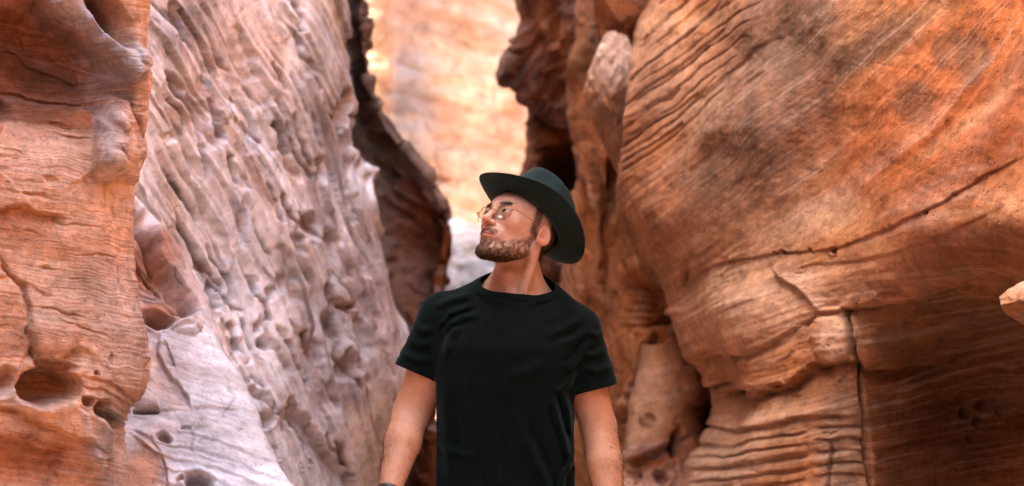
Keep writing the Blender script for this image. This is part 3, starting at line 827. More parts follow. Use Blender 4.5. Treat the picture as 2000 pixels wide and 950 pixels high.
# ------------------------------------------------------------------ the great right wall
M_RIGHT = rock_material('banded_sandstone', fine=105.0, along=2.4, lines=.34, bump=.18, coarse=5.0, rough_bump=.4, cracks=.35)
def right_wall():
    edge = {-1500: 1385, -1000: 1370, -500: 1340, -150: 1300, 0: 1279, 60: 1246, 120: 1228, 200: 1226, 270: 1222, 330: 1216, 390: 1216, 440: 1230, 490: 1258, 540: 1292, 590: 1308, 640: 1318, 690: 1338,
            735: 1368, 780: 1384, 820: 1384, 860: 1372, 900: 1348, 960: 1334, 1150: 1330, 1600: 1330}
    rows = []
    for py, e in edge.items():
        u = 1.0 * sstep(420, 880, py)                      # the undercut low on the right
        v = sstep(100, -1500, py)
        s0 = 5.55 - .12 * u
        rows.append((py, [('w', 2.6, 7.2, 5), (e + 60, s0 + 1.0), (e + 8, s0 + .55), (e, s0 + .25), (e + 8, s0 + .07), (e + 40, s0 - .1), (1450, 4.88 - .1 * u), (1580, 4.52 - .06 * u), (1690, 4.28 + .12 * u),
                          (1800, 4.02 + .62 * u - .1 * v), (1920, 3.8 + 1.05 * u - .2 * v), (2060, 3.55 + 1.35 * u - .3 * v), (2300, 3.2 + 1.3 * u - .4 * v), ('w', 1.62 + .45 * u - .5 * v, 2.3, 3.5), ('w', 1.75 + .2 * u - .4 * v, 0.0, 3.5), ('w', 1.9, -4.0, 3.5)]))
    r = Rock('canyon_wall_right', rows, dens=2.4, seed=33, wamp=4.5)
    g = r.qy + .5 * (r.qx - 1250)
    sl = .86 - .66 * sstep(250, 1000, g)
    stp = r.qy + sl * (r.qx - 1250) + 6 * fbm(r.qx * .005, r.qy * .005, .5, 2, seed=120)
    r.st = (stp * .0017).astype(f32)
    n = fbm(stp * .02, r.qx * .003, 1.0, 4, seed=121); n2 = fbm(r.qx * .006, r.qy * .006, 3.0, 4, seed=122)
    r.C[:] = PEACH * .35 + ORANGE * .65
    r.blend(sstep(0, .5, n) * .4, PALE * .6 + PEACH * .4)
    r.blend(sstep(.1, .5, n2) * .5, ORANGE * .8 + DEEP * .2)
    r.spot(1500, 230, 140, 270, 14, VARN_SHADE * .5 + GREY * .35 + ORANGE * .2, .78, soft=.7, nz=.6)
    r.spot(1560, 60, 120, 110, 0, VARN_SHADE * .5 + GREY * .3 + ORANGE * .15, .6, soft=.7, nz=.6)
    r.spot(1430, 330, 80, 80, 0, VARN_SHADE * .8 + ORANGE * .2, .55, nz=.5)
    for (x, y0, y1) in ((1548, -20, 330), (1600, 60, 380), (1470, 60, 260)):
        d, sd, t = poly_dist(r.x, r.y, [(x, y0), (x + 12, .5 * (y0 + y1)), (x + 30, y1)])
        r.blend(np.exp(-(d / 18) ** 2) * .4, VARN_SHADE * .7)
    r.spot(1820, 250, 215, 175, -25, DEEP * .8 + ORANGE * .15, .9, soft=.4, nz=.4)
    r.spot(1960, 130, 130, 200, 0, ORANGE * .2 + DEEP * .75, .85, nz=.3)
    r.spot(1720, 85, 110, 34, -36, VARN_SHADE * .7, .75, nz=.4)
    r.spot(1660, 180, 40, 26, -30, ORANGE * .8 + PEACH * .2, .5)
    r.spot(1785, 202, 42, 46, 20, VARN_SHADE * .9 + DEEP * .2, .72, soft=.3, nz=.45)
    r.spot(1850, 95, 34, 40, 0, VARN_SHADE, .55, soft=.3); r.spot(1900, 115, 26, 54, 0, VARN_SHADE, .6, soft=.3)
    r.spot(1700, 310, 50, 32, -15, RUST, .55, soft=.5)
    r.spot(1880, 250, 120, 14, -38, PALE * .5 + ORANGE * .5, .55)
    r.spot(1940, 300, 130, 34, -28, RUST * .6 + DEEP * .4, .6)
    r.spot(1420, 470, 160, 50, -15, PEACH * .6 + ORANGE * .4, .5)
    r.spot(1550, 430, 110, 40, -12, PALE * .7 + ORANGE * .3, .5)
    r.spot(1490, 590, 120, 60, -10, PALE * .8 + PEACH * .2, .6)
    r.spot(1640, 660, 28, 50, 0, PALE, .6)
    r.spot(1560, 700, 50, 50, 0, ORANGE * .8 + DEEP * .2, .8)
    r.spot(1390, 890, 60, 70, 0, LAV * .3 + PALE * .6, .6)
    r.spot(1545, 860, 44, 100, 0, ORANGE * .7 + PEACH * .3, .6)
    r.spot(1640, 860, 45, 110, 0, GREY * .6 + PALE * .4, .6)
    r.spot(1880, 790, 210, 210, 0, VARN_SHADE * .42 + RUST * .15, .92, soft=.7, nz=.3)  # shade of the undercut painted into the stone, also in the next two spots
    r.spot(1840, 650, 170, 60, -5, VARN_SHADE * .6 + ORANGE * .12, .75)
    r.spot(1900, 490, 130, 70, -20, VARN_SHADE * .5 + DEEP * .35, .7)
    r.spot(1300, 140, 80, 150, -40, PALE * .8 + PEACH * .5, .55)
    r.spot(1450, 600, 150, 85, -12, PALE * 1.0 + PEACH * .45, .7)
    r.spot(1400, 880, 80, 100, 0, PALE * 1.1 + PEACH * .3, .7)
    r.spot(1635, 655, 34, 56, 0, PALE * 1.3, .7)
    r.spot(1480, 820, 110, 40, -5, PALE * .8 + PEACH * .5, .55)
    r.spot(1590, 430, 110, 34, -14, PALE * .9 + PEACH * .3, .5)
    # big forms
    r.D += 34 * fbm(r.P[:, 0] * 1.5, r.P[:, 1] * 1.5, r.P[:, 2] * 1.5, 3, seed=123)
    ln = fbm(stp * .035, r.qx * .003, 2.0, 4, seed=124)
    lo = sstep(450, 560, r.qy); up = sstep(1480, 1300, r.qx) * sstep(480, 380, r.qy)
    r.D += (1.0 + 6 * lo * sstep(1750, 1600, r.qx) + 2.6 * up) * ln
    r.D += (.4 + 2.4 * lo + 1.2 * up) * fbm(stp * .11, r.qx * .006, 6.0, 3, seed=125)
    r.D += 9 * fbm(r.qx * .014, r.qy * .011, 3.0, 4, seed=126) * sstep(470, 380, r.qy)
    r.bump(1480, 260, 150, 190, 20, 26, 1.3)
    r.pit(1420, 330, 70, 60, 0, 14, .9, 0); r.pit(1650, 250, 90, 160, 20, 12, .9, 0)
    r.ledge([(1350, 205), (1400, 170), (1440, 135), (1490, 92), (1530, 70)], 5, 26, 4, PALE * .7 + LAV * .3, .35)
    r.pit(1430, 300, 60, 44, -30, 12, .9, 0)
    for (pts, wd, dp) in [([(1222, 292), (1262, 252), (1302, 222), (1360, 180)], 3, 14), ([(1222, 262), (1270, 214), (1320, 175)], 2.5, 9), ([(1228, 210), (1280, 160), (1340, 110), (1400, 60)], 2.5, 9),
                          ([(1232, 160), (1290, 100), (1350, 50), (1400, 5)], 3, 10), ([(1225, 320), (1290, 268), (1330, 240)], 2.5, 10), ([(1250, 80), (1300, 40), (1340, 0)], 3, 10),
                          ([(1330, 215), (1400, 150)], 2, 7), ([(1290, 10), (1330, -20)], 3, 10), ([(1300, 150), (1370, 95), (1420, 40)], 2, 7)]:
        r.crack(pts, wd * .45, dp * .55, VARN_SHADE, .5)
    for q in range(9):
        x0, y0 = 1226 + 5 * q, 335 - 34 * q
        r.crack([(x0, y0), (x0 + 60, y0 - 50), (x0 + 130, y0 - 108), (x0 + 190 + 9 * q, y0 - 160)], .9, 4, VARN_SHADE, .45)
    # main joints
    r.ledge([(1318, 600), (1330, 560), (1368, 530), (1420, 512), (1480, 503), (1528, 494), (1590, 492), (1650, 482), (1745, 445), (1850, 392), (1930, 345), (2040, 290)], 5.5, 20, 2.0, VARN_SHADE, .25)
    for (x, y, q) in ((1526, 494, 6), (1632, 490, 7), (1584, 490, 4), (1512, 496, 4), (1735, 448, 4), (1810, 415, 4), (1870, 382, 3)):
        r.pit(x, y, q, q, 0, 18, .5, .1, VARN_SHADE, .7)
    r.ledge([(1505, 520), (1530, 545), (1560, 560), (1590, 590), (1606, 612)][::-1], -16, 26, 3, PALE, .6)
    r.bump(1430, 600, 130, 90, -10, 24, 1.2)
    r.ledge([(1600, 612), (1650, 606), (1720, 600), (1800, 588), (1870, 570), (1930, 545), (2040, 500)], 20, 34, 3, VARN_SHADE, .4)
    r.ledge([(1540, 530), (1600, 515), (1680, 512), (1760, 490), (1850, 455), (1980, 400)], 3.5, 22, 3)
    r.crack([(1646, 604), (1658, 640), (1668, 690), (1684, 735), (1690, 800), (1692, 870), (1696, 960)], 4, 26, VARN_SHADE * .6, .7)
    r.bump(1625, 655, 48, 56, 0, 20)
    r.ledge([(1350, 706), (1400, 702), (1450, 692), (1500, 668), (1560, 634), (1600, 612)], 12, 20, 3, VARN_SHADE, .35)
    r.ledge([(1368, 752), (1400, 768), (1440, 775), (1480, 760), (1530, 752), (1575, 722), (1610, 712), (1660, 704), (1690, 728), (1780, 726), (1880, 720), (2000, 712)], 34, 34, 4, VARN_SHADE, .4)
    for (x, y) in ((1395, 758), (1425, 770), (1460, 766), (1500, 752), (1590, 716)):
        r.pit(x, y, 18, 6, -8, 16, .5, .1, VARN_SHADE, .4)
    r.ledge([(1345, 820), (1420, 838), (1480, 832), (1560, 815), (1680, 812)], 12, 18, 3, VARN_SHADE, .25)
    for q, y in enumerate((858, 880, 903, 928, 950)):
        r.ledge([(1340, y + 14), (1420, y + 6), (1500, y - 4), (1580, y - 14)], 9, 9, 2.5, GREY, .3)
        r.ledge([(1590, y - 20), (1640, y - 26), (1690, y - 22)], 9, 9, 2.5, GREY, .3)
    r.crack([(1624, 870), (1620, 905), (1618, 960)], 3, 12, VARN_SHADE, .6)
    r.ledge([(1700, 775), (1780, 778), (1880, 770), (2000, 772)], 8, 20, 4); r.ledge([(1700, 880), (1760, 868), (1860, 850), (2000, 850)], 9, 22, 4)
    for (x, y, q) in ((1892, 812, 12), (1928, 802, 14), (1914, 832, 10), (1958, 812, 9), (1905, 860, 7)):
        r.pit(x, y, q, q * .8, 0, 24, .6, .1, VARN_SHADE, .5)
    r.pit(1330, 545, 6, 36, 18, 18, .6, .1, VARN_SHADE, .5); r.pit(1318, 608, 10, 9, 0, -10, .6, 0)
    r.pit(1740, 575, 22, 8, -8, 10, .6, .1, ORANGE, .4)
    r.D += 1.5 * fbm(r.qx * .05, r.qy * .05, .2, 4, seed=127)
    r.D += (1.4 + 4.2 * lo) * worley(r.qx / 110 + .4 * r.jagn, stp / 24 + .4 * r.jagn, 5) * sstep(-.2, .3, r.spn[0]) + (.4 + 1.4 * lo) * worley(r.qx / 40, stp / 11 + .4 * r.jagn, 6) * sstep(-.1, .3, r.spn[1])
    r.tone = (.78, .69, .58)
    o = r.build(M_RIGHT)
    tag(o, 'great orange banded sandstone wall with dark varnish patch and block joints', 'canyon wall', kind='structure')
right_wall()

# ------------------------------------------------------------------ unseen wall added behind the camera to cut frontal light
def rear_blocker():
    rows = []
    for py in (-2600, -1500, -600, 0, 475, 950, 2000):
        v = sstep(0, -2600, py)
        rows.append((py, [('w', -4.5, -1.5, 3.5), ('w', -2.2, -2.6 + .3 * v, 3.5), ('w', -1.0, -3.0 + .4 * v, 3.5), ('w', 0.4, -2.8 + .5 * v, 3.5), ('w', 1.4, -2.4 + .5 * v, 3.5), ('w', 4.5, -1.2, 3.5)]))
    r = Rock('rear_blocker_wall', rows, dens=8, seed=60)
    r.N = -r.N if r.N[:, 1].mean() < 0 else r.N
    r.C[:] = ORANGE
    r.D += 30 * fbm(r.P[:, 0] * 1.5, r.P[:, 1] * 1.5, r.P[:, 2] * 1.5, 4, seed=150)
    o = r.build(M_RIGHT)
    tag(o, 'orange sandstone wall added behind the camera, unseen, to block frontal light', 'canyon wall', kind='structure')
rear_blocker()

# ------------------------------------------------------------------ loose-standing rocks on the right
def blob(name, cx, cy, Y, rx, ry, rz, mat, seed, shape=None, cols=(ORANGE, PEACH), ang=25, n=150, amp=.16):
    th = np.linspace(0.02, math.pi - 0.02, n); ph = np.linspace(0, 2 * math.pi, n * 2, endpoint=False)
    T, H = np.meshgrid(th, ph, indexing='ij')
    d = np.stack([np.sin(T) * np.cos(H), np.sin(T) * np.sin(H), np.cos(T)], -1).reshape(-1, 3)
    k = 1 + amp * fbm(d[:, 0] * 1.5, d[:, 1] * 1.5, d[:, 2] * 1.5, 4, seed=seed) + amp * .3 * fbm(d[:, 0] * 5, d[:, 1] * 5, d[:, 2] * 5, 3, seed=seed + 1, ridged=True)
    # flat facets as broken stone has
    pr = np.random.RandomState(seed)
    for i in range(10):
        v = pr.normal(size=3); v /= np.linalg.norm(v)
        lim = pr.uniform(.78, .95)
        dd = d @ v
        k = np.where(dd * k > lim, k * (.25 + .75 * lim / np.maximum(dd * k, 1e-3)), k)
    sc = K * Y
    P = d * k[:, None] * np.array((rx * sc, rz, ry * sc))
    if shape is not None: P = shape(P, sc)
    P = P + np.array(pt(cx, cy, Y))
    m2 = n * 2
    i = np.arange(n * m2).reshape(n, m2)
    a = i[:-1]; b = i[1:]
    F = np.stack([a.ravel(), b.ravel(), np.roll(b, -1, 1).ravel(), np.roll(a, -1, 1).ravel()], 1)
    o = mesh_from(name, P, F, mat)
    C = np.zeros((len(P), 3)); f = sstep(-.3, .5, fbm(P[:, 0] * 6, P[:, 1] * 6, P[:, 2] * 6, 4, seed=seed + 2))[:, None]
    C = cols[0] * (1 - f) + cols[1] * f
    up = sstep(.25, .75, d[:, 2] - .2 * d[:, 1] + .2 * fbm(d[:, 0] * 3, d[:, 1] * 3, d[:, 2] * 3, 3, seed=seed + 3))[:, None]
    if len(cols) > 2: C = C * (1 - up) + cols[2] * up
    set_attr(o, 'Col', C, 'FLOAT_COLOR')
    aa = math.radians(ang)
    set_attr(o, 'strata', P[:, 2] * math.cos(aa) - P[:, 0] * math.sin(aa))
    return o

def knob_shape(P, sc):
    z = P[:, 2] / (sc * 140)
    k = np.where(z < 0.2, 1 - .5 * np.clip((.2 - z) / 1.2, 0, 1) ** 1.1, 1)
    P = P.copy(); P[:, 0] = P[:, 0] * k + sc * 22 * np.clip(-z, 0, 1); P[:, 1] *= k
    return P
o = blob('rock_lump', 1202, 212, 6.25, 64, 140, .2, M_PILLAR, 41, knob_shape, (ORANGE * .6 + VARN_SHADE * .4, PEACH * .5 + VARN_SHADE * .3, PALE * .75 + PEACH * .2), ang=50, amp=.22)
tag(o, 'pale-topped hanging rock lump wedged against the left edge of the great right wall', 'rock')
o = blob('rock_block', 1225, 5, 6.7, 62, 72, .25, M_DARK, 45, None, (DEEP * .6 + ORANGE * .4, DEEP * .5 + VARN_SHADE * .5), ang=-20)
tag(o, 'brown rock block above the pale-topped lump, at the top of the picture', 'rock')
def spur_shape(P, sc):
    x = P[:, 0] / (sc * 230)
    P = P.copy(); k = .95 + .3 * sstep(-1.0, .3, x)           # a nose that widens into the wall
    P[:, 2] *= k; P[:, 1] *= k
    P[:, 0] = np.sign(P[:, 0]) * sc * 225 * np.abs(x) ** .8
    return P
o = blob('rock_spur', 2196, 596, 3.3, 222, 66, .30, M_RIGHT, 52, spur_shape, (ORANGE * .5, PEACH * .5, PALE * .5), ang=35, amp=.1)
tag(o, 'small lit rock spur jutting in at the right edge, before the dark undercut', 'rock')

# ------------------------------------------------------------------ canyon floor
def floor():
    t = NT('canyon_sand')
    pos = t.new('ShaderNodeTexCoord').outputs['Object']
    n1 = t.new('ShaderNodeTexNoise', i_Vector=pos, i_Scale=1.4, i_Detail=8.0, i_Roughness=.6).outputs['Fac']
    n2 = t.new('ShaderNodeTexNoise', i_Vector=pos, i_Scale=90.0, i_Detail=4.0, i_Roughness=.6).outputs['Fac']
    c = t.mix(t.rng(n1, .3, .7, 0, 1), (.52, .29, .17), (.64, .42, .29))
    c = t.mix(t.rng(n2, .45, .7, 0, .5), c, (.34, .2, .13))
    t.link(c, 'Base Color'); t.b.inputs['Roughness'].default_value = .95
    bn = t.new('ShaderNodeBump', i_Height=n2, i_Strength=.6, i_Distance=.01); t.link(bn.outputs[0], 'Normal')
    xs = np.linspace(-60, 60, 161); ys = np.linspace(-60, 80, 181)
    xs = np.sign(xs) * (np.abs(xs) / 60) ** 2.2 * 60; ys = 4 + np.sign(ys - 4) * (np.abs(ys - 4) / 76) ** 2.2 * 76
    X, Y = np.meshgrid(xs, ys)
    Z = .03 * fbm(X * .8, Y * .8, .4, 4, seed=140) * sstep(.25, .9, np.hypot(X + .02, Y - 3.7)) - .0
    P = np.stack([X.ravel(), Y.ravel(), Z.ravel()], 1)
    i = np.arange(X.size).reshape(X.shape)
    F = np.stack([i[:-1, :-1].ravel(), i[:-1, 1:].ravel(), i[1:, 1:].ravel(), i[1:, :-1].ravel()], 1)
    o = mesh_from('ground', P, F, t.m)
    tag(o, 'sandy canyon floor under the man', 'ground', kind='structure')
floor()
# ------------------------------------------------------------------ the man: signed-distance modelling, polygonised by surface nets
MAN_Y = 3.75
PX = K * MAN_Y                                     # metres per photograph pixel at the man
def mp(px, py): return (px - 1000) * PX, CAM_Z - (py - 475) * PX

def surface_nets(F, xs, ys, zs):
    S = F < 0
    nx, ny, nz = F.shape
    c = np.zeros((nx - 1, ny - 1, nz - 1), np.uint8)
    for i in (0, 1):
        for j in (0, 1):
            for k in (0, 1):
                c += S[i:nx - 1 + i, j:ny - 1 + j, k:nz - 1 + k]
    act = (c > 0) & (c < 8)
    idx = np.nonzero(act)
    n = len(idx[0])
    vid = np.full(act.shape, -1, np.int32); vid[idx] = np.arange(n)
    acc = np.zeros((n, 3)); cnt = np.zeros(n)
    ax = (xs, ys, zs)
    cor = [(i, j, k) for i in (0, 1) for j in (0, 1) for k in (0, 1)]
    for a in cor:
        for d in range(3):
            if a[d]: continue
            b = list(a); b[d] = 1
            fa = F[idx[0] + a[0], idx[1] + a[1], idx[2] + a[2]]; fb = F[idx[0] + b[0], idx[1] + b[1], idx[2] + b[2]]
            m = (fa < 0) != (fb < 0)
            t = np.where(m, fa / np.where(m, fa - fb, 1), 0)
            for e in range(3):
                pa = ax[e][idx[e] + a[e]]; pb = ax[e][idx[e] + b[e]]
                acc[:, e] += np.where(m, pa + t * (pb - pa), 0)
            cnt += m
    V = acc / cnt[:, None]
    Q = []
    for d in range(3):
        e, f = (d + 1) % 3, (d + 2) % 3
        lo = [slice(1, -1)] * 3; hi = [slice(1, -1)] * 3
        lo[d] = slice(0, -1); hi[d] = slice(1, None)
        m = S[tuple(lo)] != S[tuple(hi)]
        g = np.nonzero(m)
        base = [g[0] + 1, g[1] + 1, g[2] + 1]; base[d] = g[d]
        def cell(de, df):
            q = [base[0].copy(), base[1].copy(), base[2].copy()]
            q[e] -= de; q[f] -= df
            return vid[q[0], q[1], q[2]]
        q = np.stack([cell(1, 1), cell(0, 1), cell(0, 0), cell(1, 0)], 1)
        s = S[tuple(lo)][g]
        q[~s] = q[~s][:, ::-1]
        Q.append(q)
    Q = np.concatenate(Q)
    Q = Q[(Q >= 0).all(1)]
    return V, Q

def smin(a, b, k):
    h = np.clip(.5 + .5 * (b - a) / k, 0, 1)
    return b + (a - b) * h - k * h * (1 - h)
def smax(a, b, k): return -smin(-a, -b, k)
def sph(p, c, r): return np.sqrt((p[0] - c[0]) ** 2 + (p[1] - c[1]) ** 2 + (p[2] - c[2]) ** 2) - r
def ellip(p, c, r):
    x, y, z = p[0] - c[0], p[1] - c[1], p[2] - c[2]
    k0 = np.sqrt((x / r[0]) ** 2 + (y / r[1]) ** 2 + (z / r[2]) ** 2)
    k1 = np.sqrt((x / r[0] ** 2) ** 2 + (y / r[1] ** 2) ** 2 + (z / r[2] ** 2) ** 2)
    return k0 * (k0 - 1) / (k1 + 1e-9)
def cap(p, a, b, ra, rb):
    ba = [b[i] - a[i] for i in range(3)]; L = sum(q * q for q in ba)
    t = np.clip(sum((p[i] - a[i]) * ba[i] for i in range(3)) / L, 0, 1)
    return np.sqrt(sum((p[i] - a[i] - t * ba[i]) ** 2 for i in range(3))) - (ra + (rb - ra) * t)

# head pose: turned to the picture's left and raised
HS = 1.05
HY, HP, HR = math.radians(-44.5), math.radians(-28), math.radians(-4)
def rotm(yaw, pitch, roll):
    cp, sp = math.cos(pitch), math.sin(pitch); c2, s2 = math.cos(roll), math.sin(roll); cy, sy = math.cos(yaw), math.sin(yaw)
    return np.array([[cy, -sy, 0], [sy, cy, 0], [0, 0, 1]]) @ np.array([[1, 0, 0], [0, cp, -sp], [0, sp, cp]]) @ np.array([[c2, 0, s2], [0, 1, 0], [-s2, 0, c2]])
HM = rotm(HY, HP, HR)
HO = np.array((0.0115, -0.005, 1.618))              # between the ears (man space)
def h2w(v): return (np.asarray(v) * HS) @ HM.T + HO
def squash(z): return np.where(z < -.02, -.02 + (z + .02) * 1.17, z)      # a slightly shorter lower face
def w2h(v):
    q = ((np.asarray(v) - HO) @ HM) / HS
    q[:, 2] = squash(q[:, 2])
    return q

def grid(lo, hi, st):
    xs, ys, zs = [np.arange(lo[i], hi[i] + st, st).astype(f32) for i in range(3)]
    X, Y, Z = np.meshgrid(xs, ys, zs, indexing='ij', sparse=False)
    return xs, ys, zs, (X, Y, Z)

def neck_sdf(p):
    nk = cap(p, (.018, .030, 1.585), (.012, .036, 1.44), .056, .067)
    a = h2w((.056, .022, -.028)); b = (.024, -.030, 1.448)
    nk = smin(nk, cap(p, tuple(a), b, .014, .011), .022)
    a = h2w((-.050, .012, -.030)); b = (-.004, -.032, 1.448)
    nk = smin(nk, cap(p, tuple(a), b, .013, .010), .022)
    nk = smin(nk, sph(p, (-.010, -.024, 1.516), .010), .03)
    # trapezius and collar bones
    nk = smin(nk, cap(p, (-.02, .055, 1.478), (-.16, .03, 1.40), .044, .045), .04)
    nk = smin(nk, cap(p, (.045, .055, 1.470), (.15, .03, 1.37), .044, .045), .04)
    nk = smin(nk, cap(p, (.03, -.036, 1.446), (.15, .0, 1.43), .009, .009), .02)
    nk = smin(nk, cap(p, (-.006, -.036, 1.446), (-.15, .0, 1.455), .009, .009), .02)
    return nk

def head_sdf(W):
    q = [W[0] - f32(HO[0]), W[1] - f32(HO[1]), W[2] - f32(HO[2])]
    M = (HM / HS).astype(f32)
    p = [q[0] * M[0, i] + q[1] * M[1, i] + q[2] * M[2, i] for i in range(3)]
    p[2] = squash(p[2]).astype(f32)
    s = (np.abs(p[0]), p[1], p[2])
    d = ellip(p, (0, .014, .042), (.073, .092, .082))
    d = smin(d, ellip(p, (0, -.030, -.012), (.058, .060, .076)), .03)
    d = smin(d, ellip(p, (0, -.052, .045), (.053, .042, .045)), .02)
    d = smin(d, cap(s, (.050, -.010, -.056), (.017, -.076, -.090), .017, .016), .028)
    d = smin(d, sph(p, (0, -.079, -.091), .0185), .018)
    d = smin(d, sph(s, (.042, -.062, -.001), .018), .02)
    d = smin(d, ellip(p, (0, -.077, -.045), (.030, .0255, .03)), .018)
    d = smin(d, cap(s, (.006, -.0935, .035), (.041, -.080, .037), .008, .0065), .012)
    d = smax(d, -sph(s, (.031, -.105, .018), .0175), .012)
    d = smin(d, sph(s, (.031, -.0825, .0185), .0138), .005)
    # eye opening: a slit in the lids
    slit = smax(ellip(s, (.0315, -.096, .0185), (.0135, .012, .0052)), -cap(s, (.0, -.2, .0185), (.0, -.1995, .0185), .0001, .0001), .001)
    d = smax(d, -slit, .0012)
    d = smin(d, cap(p, (0, -.0935, .026), (0, -.1130, -.010), .0060, .0082), .010)
    d = smin(d, sph(p, (0, -.1145, -.012), .0092), .006)
    d = smin(d, sph(s, (.0118, -.101, -.0165), .0074), .006)
    d = smax(d, -ellip(s, (.0068, -.1065, -.0235), (.0038, .0065, .0045)), .002)
    d = smin(d, cap(s, (.002, -.1025, -.0485), (.026, -.0865, -.0540), .0048, .002), .0045)
    d = smin(d, cap(s, (.0, -.1015, -.0585), (.023, -.0870, -.0560), .0058, .002), .005)
    d = smax(d, -cap(s, (0, -.1085, -.0535), (.0285, -.0880, -.0548), .0016, .0010), .002)
    d = smax(d, -cap(s, (0, -.104, -.0725), (.012, -.099, -.072), .008, .007), .012)
    # ear
    ca, sa = math.cos(.42), math.sin(.42)
    ex, ey = s[0] - .0735, s[1] - .008
    e = (ex * ca - ey * sa * .9, ey * ca + ex * sa * .9, s[2] - .004 + .22 * ey)
    er = ellip(e, (.004, .008, .0), (.0085, .0180, .0265))
    er = smin(er, ellip(e, (.002, .000, -.020), (.007, .008, .009)), .008)
    er = smax(er, -ellip(e, (.013, .008, .003), (.0085, .0125, .0195)), .004)
    er = smin(er, cap(e, (.006, .006, -.012), (.0065, .013, .012), .0032, .0026), .005)
    er = smax(er, -ellip(e, (.009, .0015, -.006), (.0075, .0062, .0085)), .003)
    er = smin(er, sph(e, (.004, -.006, -.004), .0045), .006)
    d = smin(d, er, .006)
    return d * HS

def arm_sdf(p, S, E, W_, r0, r1, rw, fin):
    m = [E[i] * .62 + W_[i] * .38 for i in range(3)]
    d = cap(p, S, E, r0, r1)
    u = [S[i] * .45 + E[i] * .55 for i in range(3)]
    d = smin(d, sph(p, (u[0], u[1] - .018, u[2]), r1 * .72), .03)
    d = smin(d, cap(p, E, m, r1 * .98, r1 * .97), .010)
    d = smin(d, cap(p, m, W_, r1 * .97, rw), .012)
    # palm and five fingers, relaxed
    f = np.array([W_[i] - E[i] for i in range(3)]); f /= np.linalg.norm(f); f = f * .75 + np.array((0, .05, -.45)); f /= np.linalg.norm(f)
    side = np.array((0, -1.0, 0)) - f * (-f[1]); side /= np.linalg.norm(side)      # thumb side, forward
    inn = np.cross(f, side) * fin
    Wv = np.array(W_)
    at = lambda a, b, c: tuple(Wv + f * a + side * b + inn * c)
    for b in (-.026, -.009, .009, .026):
        d = smin(d, cap(p, at(.01, b * .5, 0), at(.088, b, .004), rw * .62, .0125), .016)
    for b, L, in ((-.030, .060), (-.011, .078), (.009, .084), (.028, .074)):
        d = smin(d, cap(p, at(.09, b, .004), at(.09 + L * .5, b * 1.05, .014), .0098, .0088), .004)
        d = smin(d, cap(p, at(.09 + L * .5, b * 1.05, .014), at(.09 + L * .86, b * 1.02, .040), .0088, .0074), .003)
    d = smin(d, cap(p, at(.025, .026, .006), at(.062, .050, .022), .014, .011), .012)
    d = smin(d, cap(p, at(.062, .050, .022), at(.098, .052, .034), .0105, .0085), .004)
    return d

SHL, ELL, WRL = (-.178, .02, 1.40), (-.266, .012, 1.155), (-.312, -.135, .965)
SHR, ELR, WRR = (.166, .02, 1.365), (.229, .012, 1.115), (.262, -.10, .885)

def torso(p, grow=0.0):
    z = p[2]
    zs = np.array([.70, .86, .96, 1.10, 1.24, 1.33, 1.40, 1.47, 1.52])
    a = np.interp(z, zs, [.180, .182, .184, .176, .180, .186, .165, .11, .06]) + grow
    b = np.interp(z, zs, [.115, .116, .116, .116, .122, .122, .105, .08, .06]) + grow
    cx = np.interp(z, zs, [-.024, -.024, -.025, -.022, -.018, -.010, -.004, .008, .012])
    cy = np.interp(z, zs, [.0, .0, .004, .008, .008, .012, .02, .032, .036])
    k = np.sqrt((np.abs(p[0] - cx) / a) ** 2.5 + (np.abs(p[1] - cy) / b) ** 2.5 + 1e-9)
    k = k ** .8
    return (k - 1) * np.minimum(a, b) * .9

# ---- skin
def skin_material():
    t = NT('skin')
    col = t.new('ShaderNodeAttribute', attribute_name='Col').outputs['Color']
    pos = t.new('ShaderNodeTexCoord').outputs['Object']
    n = t.new('ShaderNodeTexNoise', i_Vector=pos, i_Scale=55.0, i_Detail=6.0, i_Roughness=.6).outputs['Fac']
    n2 = t.new('ShaderNodeTexNoise', i_Vector=pos, i_Scale=420.0, i_Detail=3.0, i_Roughness=.6).outputs['Fac']
    c = t.mix(t.rng(n, .38, .72, 0, .6), col, t.mix(1.0, col, (.84, .66, .58), 'MULTIPLY'))
    t.link(c, 'Base Color')
    t.link(t.rng(n2, .3, .7, .42, .62), 'Roughness')
    t.b.inputs['Specular IOR Level'].default_value = .35
    t.b.inputs['Subsurface Weight'].default_value = .06
    t.b.inputs['Subsurface Radius'].default_value = (.012, .005, .003)
    t.b.inputs['Subsurface Scale'].default_value = .6
    bn = t.new('ShaderNodeBump', i_Height=n2, i_Strength=.5, i_Distance=.0015); t.link(bn.outputs[0], 'Normal')
    return t.m

def hair_material(name, dark, light):
    t = NT(name)
    pos = t.new('ShaderNodeTexCoord').outputs['Object']
    n = t.new('ShaderNodeTexNoise', i_Vector=pos, i_Scale=300.0, i_Detail=2.0).outputs['Fac']
    t.link(t.mix(t.rng(n, .35, .65, 0, 1), dark, light), 'Base Color')
    t.b.inputs['Roughness'].default_value = .5
    t.b.inputs['Specular IOR Level'].default_value = .3
    return t.m

MAN_OFF = np.array((0, MAN_Y, 0))
hx, hy, hz, Hg = grid((-.145, -.185, 1.395), (.150, .160, 1.795), .0021)
Fh = smin(head_sdf(Hg), neck_sdf(Hg), .018)
Vh, Qh = surface_nets(Fh, hx, hy, hz); del Fh, Hg
bx_, by_, bz_, Bg = grid((-.42, -.24, .66), (.40, .16, 1.47), .0047)
Fb = smin(torso(Bg, -.012), neck_sdf(Bg), .04)
Fb = smin(Fb, arm_sdf(Bg, SHL, ELL, WRL, .050, .0485, .0285, 1), .03)
Fb = smin(Fb, arm_sdf(Bg, SHR, ELR, WRR, .048, .0475, .0285, -1), .03)
Vb, Qb = surface_nets(Fb, bx_, by_, bz_); del Fb, Bg
